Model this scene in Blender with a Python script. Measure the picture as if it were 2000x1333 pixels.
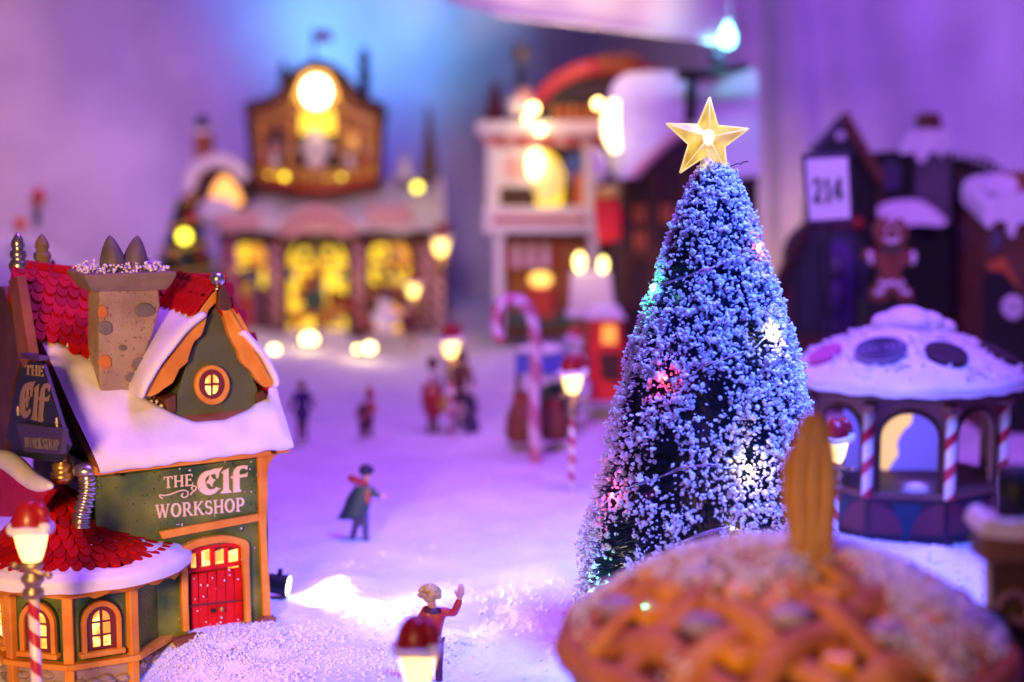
# Miniature Christmas village on artificial snow. 1 unit = 10 cm.
import bpy, math, random
from mathutils import Vector, Matrix, noise

for o in list(bpy.data.objects):
    bpy.data.objects.remove(o)
S = bpy.context.scene
COL = S.collection
RND = random.Random(11)
PI = math.pi

# ------------------------------------------------------------------ camera
FPX, CAMZ = 3333.0, 3.2                       # focal length in photo pixels, eye height
PITCH = math.atan(444.0 / FPX)
cam_d = bpy.data.cameras.new('camera')
cam = bpy.data.objects.new('camera', cam_d)
COL.objects.link(cam)
cam.location = (0, 0, CAMZ)
cam.rotation_euler = (PI / 2 - PITCH, 0, 0)
cam_d.lens, cam_d.sensor_width = 36.0 * FPX / 2000.0, 36.0
cam_d.clip_start, cam_d.clip_end = 0.05, 200
cam_d.dof.use_dof = True
cam_d.dof.focus_distance = 10.1
cam_d.dof.aperture_fstop = 0.36
S.camera = cam

# ------------------------------------------------------------------ world, lamps, exposure
W = bpy.data.worlds.new('World')
S.world = W
W.use_nodes = True
W.node_tree.nodes['Background'].inputs['Color'].default_value = (0.33, 0.20, 0.80, 1)
W.node_tree.nodes['Background'].inputs['Strength'].default_value = 0.035


def area(name, loc, target, size, color, power):
    d = bpy.data.lights.new(name, 'AREA')
    d.shape, d.size, d.color, d.energy = 'DISK', size, color, power
    o = bpy.data.objects.new(name, d)
    COL.objects.link(o)
    o.location = loc
    o.rotation_euler = (Vector(target) - Vector(loc)).to_track_quat('-Z', 'Y').to_euler()
    return o


def point(name, loc, color, power, radius=0.05, parent=None):
    d = bpy.data.lights.new(name, 'POINT')
    d.color, d.energy, d.shadow_soft_size = color, power, radius
    o = bpy.data.objects.new(name, d)
    COL.objects.link(o)
    if parent is not None:
        o.parent = parent
    o.location = loc
    return o


def spot(name, loc, target, color, power, angle=60, radius=0.1):
    d = bpy.data.lights.new(name, 'SPOT')
    d.color, d.energy, d.shadow_soft_size = color, power, radius
    d.spot_size, d.spot_blend = math.radians(angle), 0.8
    o = bpy.data.objects.new(name, d)
    COL.objects.link(o)
    o.location = loc
    o.rotation_euler = (Vector(target) - Vector(loc)).to_track_quat('-Z', 'Y').to_euler()
    return o


vl = area('violet_ceiling_lamp', (0.5, 12.5, 12.0), (0.4, 13.0, 0), 6.0, (0.42, 0.10, 1.0), 830)
vl.data.spread = math.radians(115)
spot('blue_led_lamp', (4.6, 7.6, 11.0), (1.55, 10.4, 1.0), (0.06, 0.13, 1.0), 36000, 30, 1.6)
spot('warm_room_lamp', (-3.4, -0.8, 3.6), (-2.1, 10.3, 0.9), (1.0, 0.52, 0.20), 6200, 27, 0.9)
spot('pie_fill_light', (-2.4, 1.2, 3.4), (0.9, 6.8, 1.0), (1.0, 0.52, 0.24), 1500, 24, 0.5)  # added unseen spot that warms and brightens the pie
spot('pink_back_lamp', (-2.0, 13.0, 8.0), (-8.6, 26.0, 3.0), (1.0, 0.45, 0.85), 6400, 42, 0.8)
spot('shop_front_fill', (-1.5, 7.0, 7.5), (-1.4, 22.5, 1.6), (0.95, 0.62, 0.95), 3200, 24, 0.6)  # added unseen fill spot, brightens the shop fronts at the back
spot('violet_wall_lamp', (3.0, 13.0, 9.0), (7.6, 26.0, 4.5), (0.40, 0.13, 1.0), 6800, 46, 0.8)
spot('violet_side_lamp', (3.2, 3.0, 6.5), (4.1, 16.5, 2.1), (0.62, 0.32, 1.0), 2600, 22, 0.5)
spot('cyan_spotlight', (-2.7, 28.3, 4.5), (-2.6, 30.4, 5.3), (0.14, 0.50, 1.0), 330, 140, 0.3)
spot('blue_backdrop_lamp', (-1.0, 20.0, 9.5), (-2.6, 30.0, 5.2), (0.14, 0.05, 1.0), 2800, 56, 0.5)
spot('cloth_fill_light', (1.5, 13.0, 2.8), (0.8, 20.4, 4.65), (1.0, 0.68, 0.42), 3600, 22, 0.4)  # added unseen fill spot that turns the hanging cloth cream

S.view_settings.view_transform = 'Standard'
S.view_settings.look = 'None'
S.view_settings.exposure = 0.0
S.view_settings.gamma = 1.0
S.view_settings.use_curve_mapping = False
S.cycles.use_denoising = True
S.cycles.max_bounces = 6
S.cycles.diffuse_bounces = 3
S.cycles.glossy_bounces = 3
S.cycles.transmission_bounces = 5
S.cycles.transparent_max_bounces = 8
S.cycles.sample_clamp_indirect = 6.0
S.cycles.caustics_reflective = False
S.cycles.caustics_refractive = False

# ------------------------------------------------------------------ photo rays -> places at their own depth
CP, SP = math.cos(PITCH), math.sin(PITCH)


def ray(px, py):
    a, b = (px - 1000.0) / FPX, (666.5 - py) / FPX
    return Vector((a, CP + b * SP, -SP + b * CP))


def fx(px, py, Y):
    d = ray(px, py)
    t = Y / d.y
    return Vector((d.x * t, Y, CAMZ + d.z * t))


def sc(Y):                                     # size of one photo pixel at distance Y
    return Y / FPX


# ------------------------------------------------------------------ mesh helpers
INV = {}                                       # root -> inverse world matrix


def link(o, parent=None):
    COL.objects.link(o)
    if parent is not None:
        o.parent = parent
    return o


def inv_of(o):
    while o is not None:
        if o.name in INV:
            return INV[o.name]
        o = o.parent
    return None


def thing(name, label, cat, loc=(0, 0, 0), rotz=0.0, group=None):
    o = bpy.data.objects.new(name, None)
    o.empty_display_size = 0.1
    link(o)
    m = Matrix.Translation(Vector(loc)) @ Matrix.Rotation(rotz, 4, 'Z')
    o.location = loc
    o.rotation_euler = (0, 0, rotz)
    INV[o.name] = m.inverted()
    return tag(o, label, cat, group)


def tag(o, label=None, cat=None, group=None, kind=None):
    if label:
        o['label'] = label
    if cat:
        o['category'] = cat
    if group:
        o['group'] = group
    if kind:
        o['kind'] = kind
    return o


class MB:
    def __init__(s):
        s.v, s.f = [], []

    def add(s, vs, fs):
        n = len(s.v)
        s.v += [Vector(p) for p in vs]
        s.f += [tuple(i + n for i in f) for f in fs]
        return s

    def box(s, c, d, rot=None):
        c = Vector(c)
        vs = []
        for i in range(8):
            p = Vector(((i & 1) - .5, ((i >> 1) & 1) - .5, ((i >> 2) & 1) - .5))
            p = Vector((p.x * d[0], p.y * d[1], p.z * d[2]))
            if rot is not None:
                p = rot @ p
            vs.append(c + p)
        return s.add(vs, [(0, 2, 3, 1), (4, 5, 7, 6), (0, 1, 5, 4), (2, 6, 7, 3), (0, 4, 6, 2), (1, 3, 7, 5)])

    def prism(s, pts, ext):
        pts = [Vector(p) for p in pts]
        e = Vector(ext)
        n = len(pts)
        return s.add(pts + [p + e for p in pts],
                     [tuple(range(n)), tuple(range(2 * n - 1, n - 1, -1))] + [(i, i + n, (i + 1) % n + n, (i + 1) % n) for i in range(n)])

    def tube(s, path, r, n=8, caps=True, squash=None):
        path = [Vector(p) for p in path]
        m = len(path)
        rs = r if isinstance(r, (list, tuple)) else [r] * m
        vs, fs = [], []
        up = Vector((0, 0, 1))
        prev = None
        for i, p in enumerate(path):
            t = (path[min(i + 1, m - 1)] - path[max(i - 1, 0)])
            t = t.normalized() if t.length > 1e-9 else Vector((0, 0, 1))
            if prev is None:
                a = t.cross(Vector((0, 1, 0)) if abs(t.y) < .9 else Vector((1, 0, 0))).normalized()
            else:
                a = (prev - t * prev.dot(t)).normalized()
            prev = a
            b = t.cross(a)
            for k in range(n):
                w = 2 * PI * k / n
                vs.append(p + a * math.cos(w) * rs[i] + b * math.sin(w) * rs[i])
        for i in range(m - 1):
            for k in range(n):
                fs.append((i * n + k, i * n + (k + 1) % n, (i + 1) * n + (k + 1) % n, (i + 1) * n + k))
        if caps:
            fs.append(tuple(range(n - 1, -1, -1)))
            fs.append(tuple(range((m - 1) * n, m * n)))
        return s.add(vs, fs)

    def lathe(s, prof, c=(0, 0, 0), n=16, a0=0.0, sx=1.0, sy=1.0):
        c = Vector(c)
        vs, fs = [], []
        for r, z in prof:
            for k in range(n):
                w = a0 + 2 * PI * k / n
                vs.append(c + Vector((r * math.cos(w) * sx, r * math.sin(w) * sy, z)))
        for i in range(len(prof) - 1):
            for k in range(n):
                fs.append((i * n + k, i * n + (k + 1) % n, (i + 1) * n + (k + 1) % n, (i + 1) * n + k))
        fs.append(tuple(range(n - 1, -1, -1)))
        fs.append(tuple(range((len(prof) - 1) * n, len(prof) * n)))
        return s.add(vs, fs)

    def ball(s, c, r, n=10, m=7, d=(1, 1, 1)):
        c = Vector(c)
        vs = [c + Vector((0, 0, -r * d[2]))]
        for i in range(1, m):
            t = -PI / 2 + PI * i / m
            for k in range(n):
                w = 2 * PI * k / n
                vs.append(c + Vector((r * math.cos(t) * math.cos(w) * d[0], r * math.cos(t) * math.sin(w) * d[1], r * math.sin(t) * d[2])))
        vs.append(c + Vector((0, 0, r * d[2])))
        fs = [(0, 1 + (k + 1) % n, 1 + k) for k in range(n)]
        for i in range(m - 2):
            for k in range(n):
                a = 1 + i * n
                fs.append((a + k, a + (k + 1) % n, a + n + (k + 1) % n, a + n + k))
        a = 1 + (m - 2) * n
        fs += [(a + k, a + (k + 1) % n, len(vs) - 1) for k in range(n)]
        return s.add(vs, fs)

    def grid(s, rows, thick=None):
        """rows: list of equally long lists of points; thick: vector or None, closes a back side"""
        m, n = len(rows), len(rows[0])
        vs = [Vector(p) for r in rows for p in r]
        fs = [(i * n + k, i * n + k + 1, (i + 1) * n + k + 1, (i + 1) * n + k) for i in range(m - 1) for k in range(n - 1)]
        if thick is not None:
            N = len(vs)
            th = Vector(thick)
            vs += [p + th for p in vs]
            fs += [tuple(N + q for q in reversed(f)) for f in fs[:]]
            rim = [k for k in range(n)] + [i * n + n - 1 for i in range(1, m)] + [(m - 1) * n + k for k in range(n - 2, -1, -1)] + [i * n for i in range(m - 2, 0, -1)]
            for q in range(len(rim)):
                a, b = rim[q], rim[(q + 1) % len(rim)]
                fs.append((b, a, a + N, b + N))
        return s.add(vs, fs)

    def build(s, name, mat, parent=None, smooth=False, bevel=0.0, local=False, sub=0, seg=2):
        inv = None if local else inv_of(parent)
        me = bpy.data.meshes.new(name)
        me.from_pydata([(inv @ p if inv is not None else p) for p in s.v], [], s.f)
        me.validate()
        if smooth:
            me.polygons.foreach_set('use_smooth', [True] * len(me.polygons))
        me.materials.append(mat)
        o = link(bpy.data.objects.new(name, me), parent)
        if bevel:
            b = o.modifiers.new('bevel', 'BEVEL')
            b.width, b.segments, b.limit_method = bevel, seg, 'ANGLE'
            b.harden_normals = False
        if sub:
            b = o.modifiers.new('sub', 'SUBSURF')
            b.levels = b.render_levels = sub
        me.update()
        return o


def bez(pts, n=6, closed=False):
    """Catmull-Rom through points of any dimension (tuples)"""
    out = []
    m = len(pts)
    rng = range(m) if closed else range(m - 1)
    for i in rng:
        g = (lambda k: pts[k % m]) if closed else (lambda k: pts[min(max(k, 0), m - 1)])
        p0, p1, p2, p3 = g(i - 1), g(i), g(i + 1), g(i + 2)
        for j in range(n):
            t = j / n
            out.append(tuple(.5 * (2 * b + (c - a) * t + (2 * a - 5 * b + 4 * c - d) * t * t + (3 * b - a - 3 * c + d) * t ** 3) for a, b, c, d in zip(p0, p1, p2, p3)))
    if not closed:
        out.append(tuple(pts[-1]))
    return out


def interp(tab, x):
    if x <= tab[0][0]:
        return tab[0][1]
    for (a, b), (c, d) in zip(tab, tab[1:]):
        if x <= c:
            return b + (d - b) * (x - a) / (c - a)
    return tab[-1][1]


def slab(name, pts, Y, t, mat, parent, bevel=0.0, smooth=0):
    """an outline at distance Y, t deep"""
    if smooth:
        pts = bez(pts, smooth, True)
    return MB().prism([fx(p[0], p[1], Y) for p in pts], (0, t, 0)).build(name, mat, parent, bevel=bevel)


def rect(x0, y0, x1, y1):
    return [(x0, y0), (x1, y0), (x1, y1), (x0, y1)]


def ell(cx, cy, rx, ry, n=20, a0=0, a1=360):
    full = abs(a1 - a0) >= 360
    k = n if full else n + 1
    return [(cx + rx * math.cos(math.radians(a0 + (a1 - a0) * i / n)), cy - ry * math.sin(math.radians(a0 + (a1 - a0) * i / n))) for i in range(k)]


def arch(x0, y0, x1, y1, rise, n=10):
    """window outline: flat bottom y1, springing y0+rise, crown y0"""
    cx, rx = (x0 + x1) / 2, (x1 - x0) / 2
    return [(x0, y1)] + [(cx - rx * math.cos(PI * i / n), y0 + rise - rise * math.sin(PI * i / n)) for i in range(n + 1)] + [(x1, y1)]


# ------------------------------------------------------------------ materials
def mat(name, col, rough=.55, col2=None, vs=6.0, bump=0.0, bs=30.0, metal=0.0, emit=0.0, ecol=None, coat=0.0, trans=0.0, alpha=1.0, detail=4.0, thr=(.35, .65), ior=1.45, sheen=0.0, speck=None, spec=.5):
    m = bpy.data.materials.new(name)
    m.use_nodes = True
    nt = m.node_tree
    N, L = nt.nodes, nt.links
    p = N['Principled BSDF']
    p.inputs['Base Color'].default_value = (*col, 1)
    p.inputs['Roughness'].default_value = rough
    p.inputs['Metallic'].default_value = metal
    p.inputs['Coat Weight'].default_value = coat
    p.inputs['Transmission Weight'].default_value = trans
    p.inputs['Alpha'].default_value = alpha
    p.inputs['IOR'].default_value = ior
    p.inputs['Sheen Weight'].default_value = sheen
    p.inputs['Specular IOR Level'].default_value = spec
    if emit:
        p.inputs['Emission Color'].default_value = (*(ecol or col), 1)
        p.inputs['Emission Strength'].default_value = emit
    tc = N.new('ShaderNodeTexCoord')
    out = None
    if col2 is not None:
        nz = N.new('ShaderNodeTexNoise')
        nz.inputs['Scale'].default_value = vs
        nz.inputs['Detail'].default_value = detail
        L.new(tc.outputs['Object'], nz.inputs['Vector'])
        r = N.new('ShaderNodeValToRGB')
        r.color_ramp.elements[0].position, r.color_ramp.elements[1].position = thr
        r.color_ramp.elements[0].color, r.color_ramp.elements[1].color = (*col, 1), (*col2, 1)
        L.new(nz.outputs['Fac'], r.inputs['Fac'])
        out = r.outputs['Color']
    if speck is not None:                       # (colour, scale, threshold)
        n2 = N.new('ShaderNodeTexNoise')
        n2.inputs['Scale'].default_value = speck[1]
        n2.inputs['Detail'].default_value = 2
        L.new(tc.outputs['Object'], n2.inputs['Vector'])
        r2 = N.new('ShaderNodeValToRGB')
        r2.color_ramp.elements[0].position, r2.color_ramp.elements[1].position = speck[2], speck[2] + .04
        L.new(n2.outputs['Fac'], r2.inputs['Fac'])
        mx = N.new('ShaderNodeMix')
        mx.data_type = 'RGBA'
        L.new(r2.outputs['Color'], mx.inputs['Factor'])
        if out is not None:
            L.new(out, mx.inputs['A'])
        else:
            mx.inputs['A'].default_value = (*col, 1)
        mx.inputs['B'].default_value = (*speck[0], 1)
        out = mx.outputs['Result']
    if out is not None:
        L.new(out, p.inputs['Base Color'])
    if bump:
        nb = N.new('ShaderNodeTexNoise')
        nb.inputs['Scale'].default_value = bs
        nb.inputs['Detail'].default_value = 4
        L.new(tc.outputs['Object'], nb.inputs['Vector'])
        b = N.new('ShaderNodeBump')
        b.inputs['Strength'].default_value = bump
        b.inputs['Distance'].default_value = .02
        L.new(nb.outputs['Fac'], b.inputs['Height'])
        L.new(b.outputs['Normal'], p.inputs['Normal'])
    return m


def stripes(name, c1, c2, freq, twist, duty=.5, rough=.3):
    """helical candy stripe round the object's own z axis"""
    m = mat(name, c1, rough, coat=.3)
    nt = m.node_tree
    N, L = nt.nodes, nt.links
    tc = N.new('ShaderNodeTexCoord')
    sp = N.new('ShaderNodeSeparateXYZ')
    L.new(tc.outputs['Object'], sp.inputs[0])
    at = N.new('ShaderNodeMath')
    at.operation = 'ARCTAN2'
    L.new(sp.outputs['Y'], at.inputs[0])
    L.new(sp.outputs['X'], at.inputs[1])
    a = N.new('ShaderNodeMath')
    a.operation = 'MULTIPLY'
    a.inputs[1].default_value = twist / (2 * PI)
    L.new(at.outputs[0], a.inputs[0])
    z = N.new('ShaderNodeMath')
    z.operation = 'MULTIPLY_ADD'
    z.inputs[1].default_value = freq
    L.new(sp.outputs['Z'], z.inputs[0])
    L.new(a.outputs[0], z.inputs[2])
    fr = N.new('ShaderNodeMath')
    fr.operation = 'FRACT'
    L.new(z.outputs[0], fr.inputs[0])
    gt = N.new('ShaderNodeMath')
    gt.operation = 'GREATER_THAN'
    gt.inputs[1].default_value = duty
    L.new(fr.outputs[0], gt.inputs[0])
    mx = N.new('ShaderNodeMix')
    mx.data_type = 'RGBA'
    mx.inputs['A'].default_value, mx.inputs['B'].default_value = (*c1, 1), (*c2, 1)
    L.new(gt.outputs[0], mx.inputs['Factor'])
    L.new(mx.outputs['Result'], N['Principled BSDF'].inputs['Base Color'])
    return m


def glow(name, col, strength):
    m = bpy.data.materials.new(name)
    m.use_nodes = True
    p = m.node_tree.nodes['Principled BSDF']
    p.inputs['Base Color'].default_value = (*[min(.8, c) for c in col], 1)
    p.inputs['Emission Color'].default_value = (*col, 1)
    p.inputs['Emission Strength'].default_value = strength
    return m


SNOW = mat('snow_fleece', (.82, .82, .85), .9, (.72, .72, .79), 2.6, bump=1.0, bs=16, detail=8)
SNOWP = mat('painted_snow', (.84, .82, .82), .6, (.72, .70, .76), 4.5, bump=.45, bs=11, detail=8)
FLAKE = mat('snow_flake_plastic', (.85, .85, .88), .45)
FLOCK = mat('snow_flock', (.84, .86, .90), .75, (.70, .73, .80), 20)
CLOTH = mat('white_backdrop_cloth', (.84, .82, .86), .9, (.56, .52, .64), .45, bump=.3, bs=3, detail=5)  # mottling stands for faint stains and uneven light through the cloth
CREAM = mat('cream_canopy_cloth', (.85, .80, .74), .9, bump=.2, bs=3)
ORANGE = mat('orange_trim_paint', (.80, .34, .045), .55, (.62, .22, .03), 5, bump=.15, bs=25, spec=.25)
ORANGED = mat('brown_orange_wood', (.30, .10, .03), .6, (.20, .06, .02), 6, bump=.2, bs=25)
GREEN = mat('mossy_green_stucco', (.02, .07, .018), .5, (.22, .27, .03), 3.2, bump=.25, bs=40, speck=((.01, .015, .008), 55, .66), thr=(.38, .72))
GREENG = mat('grey_green_stucco', (.075, .095, .04), .55, (.11, .13, .05), 4, bump=.2, bs=40, speck=((.015, .02, .012), 60, .66))
REDT = mat('red_glazed_tile', (.52, .007, .006), .45, (.36, .004, .004), 8, bump=.15, bs=30, spec=.14)
REDD = mat('red_door_paint', (.72, .014, .018), .5, (.55, .008, .012), 9, bump=.15, bs=30, spec=.2)
MAROON = mat('maroon_frame_paint', (.16, .02, .02), .5)
IVORY = mat('ivory_lettering_paint', (.85, .70, .50), .5)
STONE = mat('beige_stone_plaster', (.42, .31, .27), .8, (.30, .21, .19), 5, bump=.4, bs=35, speck=((.18, .12, .10), 40, .63))
STONEG = mat('violet_grey_stone', (.14, .12, .14), .7, (.20, .17, .18), 8)
STONEO = mat('orange_stone', (.60, .20, .05), .7, (.5, .15, .04), 8)
CAPST = mat('weathered_cap_stone', (.30, .21, .15), .8, (.22, .16, .12), 7, bump=.4, bs=30)
WOODD = mat('dark_brown_wood', (.075, .028, .014), .6, (.12, .045, .02), 6, bump=.3, bs=20)
BLACK = mat('black_plastic', (.012, .011, .014), .5)
BLACKG = mat('dark_green_sign_paint', (.012, .022, .014), .5)
PURPLE = mat('dark_violet_paint', (.06, .04, .10), .5)
SILVER = mat('silver_paint', (.55, .53, .50), .28, metal=.9)
GOLD = mat('gold_paint', (.70, .42, .10), .3, metal=.85)
WHITE = mat('white_paint', (.78, .76, .76), .5)
REDF = mat('red_hat_paint', (.30, .008, .014), .4, coat=.2)
REDC = mat('red_coat_paint', (.45, .03, .02), .4, coat=.2)
SKIN = mat('figurine_skin_paint', (.72, .40, .28), .5)
PANE = glow('warm_lit_pane', (1.0, .62, .10), 2.2)
_nt = PANE.node_tree                              # uneven lamp light behind the panes
_tc, _nz, _rp = _nt.nodes.new('ShaderNodeTexCoord'), _nt.nodes.new('ShaderNodeTexNoise'), _nt.nodes.new('ShaderNodeValToRGB')
_nz.inputs['Scale'].default_value = 14.0
_rp.color_ramp.elements[0].position, _rp.color_ramp.elements[1].position = .38, .62
_rp.color_ramp.elements[0].color, _rp.color_ramp.elements[1].color = (.42, .13, .008, 1), (1.0, .74, .22, 1)
_nt.links.new(_tc.outputs['Object'], _nz.inputs['Vector'])
_nt.links.new(_nz.outputs['Fac'], _rp.inputs['Fac'])
_nt.links.new(_rp.outputs['Color'], _nt.nodes['Principled BSDF'].inputs['Emission Color'])
PANEO = glow('orange_lit_pane', (1.0, .28, .03), 1.0)
REDT2 = mat('dark_red_glazed_tile', (.36, .005, .006), .45, (.25, .003, .004), 8, bump=.15, bs=30, spec=.14)
POTM = mat('slate_pot_paint', (.10, .09, .10), .6, (.16, .13, .13), 9, bump=.4, bs=25)

# ------------------------------------------------------------------ the setting
def sstep(a, b, x):
    t = min(1, max(0, (x - a) / (b - a)))
    return t * t * (3 - 2 * t)


def terrain(x, y):
    h = .05 * noise.noise(Vector((x * .7, y * .6, 3.1))) + .045 * noise.noise(Vector((x * 1.9, y * 1.9, 8.0))) + .014 * noise.noise(Vector((x * 5.2, y * 5.2, 2.0)))
    h -= .20 * sstep(10.35, 9.85, y) * sstep(-1.2, -1.75, x)
    h += 1.75 * math.exp(-((x + 6.9) / 2.6) ** 2 - ((y - 21.5) / 3.2) ** 2)
    h += .35 * math.exp(-((x + 1.0) / .9) ** 2 - ((y - 25.5) / 2.0) ** 2)
    h += .30 * math.exp(-((x - .15) / .8) ** 2 - ((y - 21.0) / 1.4) ** 2)
    for bx_, by_, ba, bs_ in ((-1.80, 10.02, .09, .20), (-1.52, 10.18, .085, .17), (-1.62, 9.86, .06, .22), (-1.95, 9.90, .05, .14)):
        h += ba * math.exp(-((x - bx_) / bs_) ** 2 - ((y - by_) / (bs_ * .8)) ** 2) * (1 + 1.1 * noise.noise(Vector((x * 7, y * 7, 6))))
    h += .09 * math.exp(-((x - 2.9) / 1.0) ** 2 - ((y - 11.85) / .35) ** 2) * (1 + .8 * noise.noise(Vector((x * 4, y * 4, 1))))
    h += .13 * math.exp(-((x + 1.12) / .26) ** 2 - ((y - 11.3) / .20) ** 2)
    return h


rows = []
nx, ny = 220, 230
for j in range(ny + 1):
    y = 3.0 + 29.0 * (j / ny) ** 1.25
    w = 2.0 + .62 * y
    rows.append([(-w + 2 * w * i / nx, y, 0) for i in range(nx + 1)])
rows = [[(x, y, terrain(x, y) + .012 * noise.noise(Vector((x * 9, y * 9, 1))) + .006 * noise.noise(Vector((x * 23, y * 23, 5)))) for x, y, z in r] for r in rows]
tag(MB().grid(rows).build('ground', SNOW, smooth=True), kind='structure')

# the white cloth behind the village: back sheet, a fold, and the sheet that comes forward on the right
path = [(-13, 15), (-12.5, 22), (-11, 28), (-8, 30.2), (-4, 30.5), (0, 30.4), (2.6, 29.6), (4.0, 28.2), (4.7, 27.6), (6.2, 27.2), (8.0, 25.0), (9.6, 21), (11.5, 15)]
pth = bez(path, 9)
rows = []
for k in range(28):
    z = -1.0 + 13.0 * k / 27
    r = []
    for i, (x, y) in enumerate(pth):
        f = .22 * math.sin(i * .55 + z * .35) * sstep(0, 6, z + 1) + .10 * math.sin(i * 1.3 + z * .8)
        f += .30 * math.exp(-((x - 5.6 - .35 * z) / .35) ** 2)
        r.append((x, y - f, z))
    rows.append(r)
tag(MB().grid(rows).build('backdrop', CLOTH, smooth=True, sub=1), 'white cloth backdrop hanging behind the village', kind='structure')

# cream cloth that sags in from the top, with one glowing icicle lamp at its corner
rows = []
for a, (x0, y0, x1, y1) in enumerate([(850, -60, 1432, -60), (850, -30, 1434, -20), (870, 0, 1436, 20), (905, 12, 1438, 55), (960, 26, 1438, 84), (960, 30, 1438, 92)]):
    r = []
    for i in range(25):
        u = i / 24
        sag = -14 * math.sin(u * PI) * (a / 5)
        p = fx(x0 + (x1 - x0) * u, y0 + (y1 - y0) * (u ** .85) + sag * .3, 20.5 - a * .18 + .10 * math.sin(i * .9 + a))
        r.append(p)
    rows.append(r)
far = [fx(830 + 625 * i / 24, -240, 26.5) for i in range(25)]
tag(MB().grid([far] + rows, (0, .03, .03)).build('hanging_cloth', CREAM, smooth=True), 'cream cloth sagging in from the top of the picture', 'cloth')

CYAN = glow('cyan_lamp_glass', (.25, .85, 1.0), 7.0)
c = fx(1421, 72, 19.6)
ic = thing('icicle_lamp', 'glowing cyan icicle lamp hanging at the corner of the cream cloth', 'lamp', c)
MB().lathe([(.005, -.13), (.06, -.11), (.09, -.05), (.085, .03), (.05, .10), (.03, .14)], c, 14).build('glass', CYAN, ic, smooth=True)
MB().lathe([(.04, .12), (.045, .16), (.03, .24)], c, 12).build('cap', WHITE, ic, smooth=True)
MB().tube([c + Vector((0, 0, .23)), c + Vector((.03, .05, .7)), c + Vector((.05, .1, 1.5))], .012, 6).build('cable', WHITE, ic)
point('icicle_glow', (0, -.15, 0), (.25, .75, 1.0), 20, .08, ic)

# ------------------------------------------------------------------ the elf workshop
ROT = math.radians(28.7)


def ground_at(px, py, z=0.0):
    d = ray(px, py)
    t = (z - CAMZ) / d.z
    return Vector((0, 0, CAMZ)) + d * t


Rc = ground_at(527, 1215)
ux, uy = Vector((math.cos(ROT), math.sin(ROT), 0)), Vector((-math.sin(ROT), math.cos(ROT), 0))
# corner C lies on the wall line where the photo column is 195
d0 = ray(195, 1240)
k = (Rc.x * d0.y - Rc.y * d0.x) / (ux.x * d0.y - ux.y * d0.x)
Cc = Rc - ux * k
WL = k                                          # wall length
EF = Matrix.Translation(Cc) @ Matrix.Rotation(ROT, 4, 'Z')
EI = EF.inverted()
ELF = thing('elf_workshop', 'green and orange elf workshop with snowy roof, dormer, stone chimney and red door', 'house', Cc, ROT)


def el(px, py, x=None, y=None, z=None):
    """photo point on a plane of the workshop's own axes, in its own coordinates"""
    o = EI @ Vector((0, 0, CAMZ))
    d = EI.to_3x3() @ ray(px, py)
    i, v = (0, x) if x is not None else (1, y) if y is not None else (2, z)
    return o + d * ((v - o[i]) / d[i])


def eb(m, name, mt, parent=None, **k):
    return m.build(name, mt, parent if parent is not None else ELF, local=True, **k)


def fslab(name, pts, y, t, mt, parent=None, bevel=.006, smooth=0):
    """outline on the front plane y, standing t proud of it (towards the viewer)"""
    if smooth:
        pts = bez(pts, smooth, True)
    return eb(MB().prism([el(p[0], p[1], y=y - t) for p in pts], (0, t, 0)), name, mt, parent, bevel=bevel)


def lslab(name, pts, x, t, mt, parent=None, bevel=.006):
    return eb(MB().prism([el(p[0], p[1], x=x - t) for p in pts], (t, 0, 0)), name, mt, parent, bevel=bevel)


HW = el(515, 885, y=0).z                        # wall height
# wall core (leaves a recess for the door)
doorL, doorR = el(367, 1200, y=0).x, el(480, 1200, y=0).x
dtop = el(425, 1064, y=0).z
wall = MB()
wall.box(((doorL) / 2 - .0, .8, HW / 2 - .1), (doorL, 1.6, HW + .2))
wall.box(((doorR + WL) / 2, .8, HW / 2 - .1), (WL - doorR, 1.6, HW + .2))
wall.box(((doorL + doorR) / 2, .8, (HW + dtop) / 2), (doorR - doorL, 1.6, HW - dtop))
wall.box(((doorL + doorR) / 2, .84, dtop / 2 - .1), (doorR - doorL, 1.5, dtop + .2))
wl = eb(wall, 'wall', GREEN)

# trim
fslab('corner_post', [(504, 890), (522, 889), (524, 960), (521, 1040), (526, 1120), (531, 1212), (516, 1214), (512, 1120), (508, 1040), (506, 960)], 0, .04, ORANGE)
fslab('bracket', [(520, 884), (562, 876), (540, 889), (527, 905), (522, 930), (519, 930)], 0, .035, ORANGE)
wav = []
for i in range(33):
    u = i / 32
    px = 186 + (566 - 186) * u
    wav.append((px, 917 - 38 * u - 5 + 4.5 * math.sin(i * 1.35) * (1 if i % 3 else .3)))
fslab('fascia_board', wav + [(566, 884), (510, 893), (186, 930)], -.02, .06, ORANGE, bevel=.004)
fslab('belt_beam', [(312, 1040), (360, 1030), (440, 1016), (508, 1004), (509, 1018), (440, 1031), (350, 1048), (318, 1054)], 0, .035, ORANGE)
fslab('base_beam', [(340, 1252), (390, 1238), (500, 1222), (520, 1205), (541, 1206), (540, 1219), (522, 1230), (400, 1254), (345, 1268)], 0, .07, ORANGED)

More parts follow.
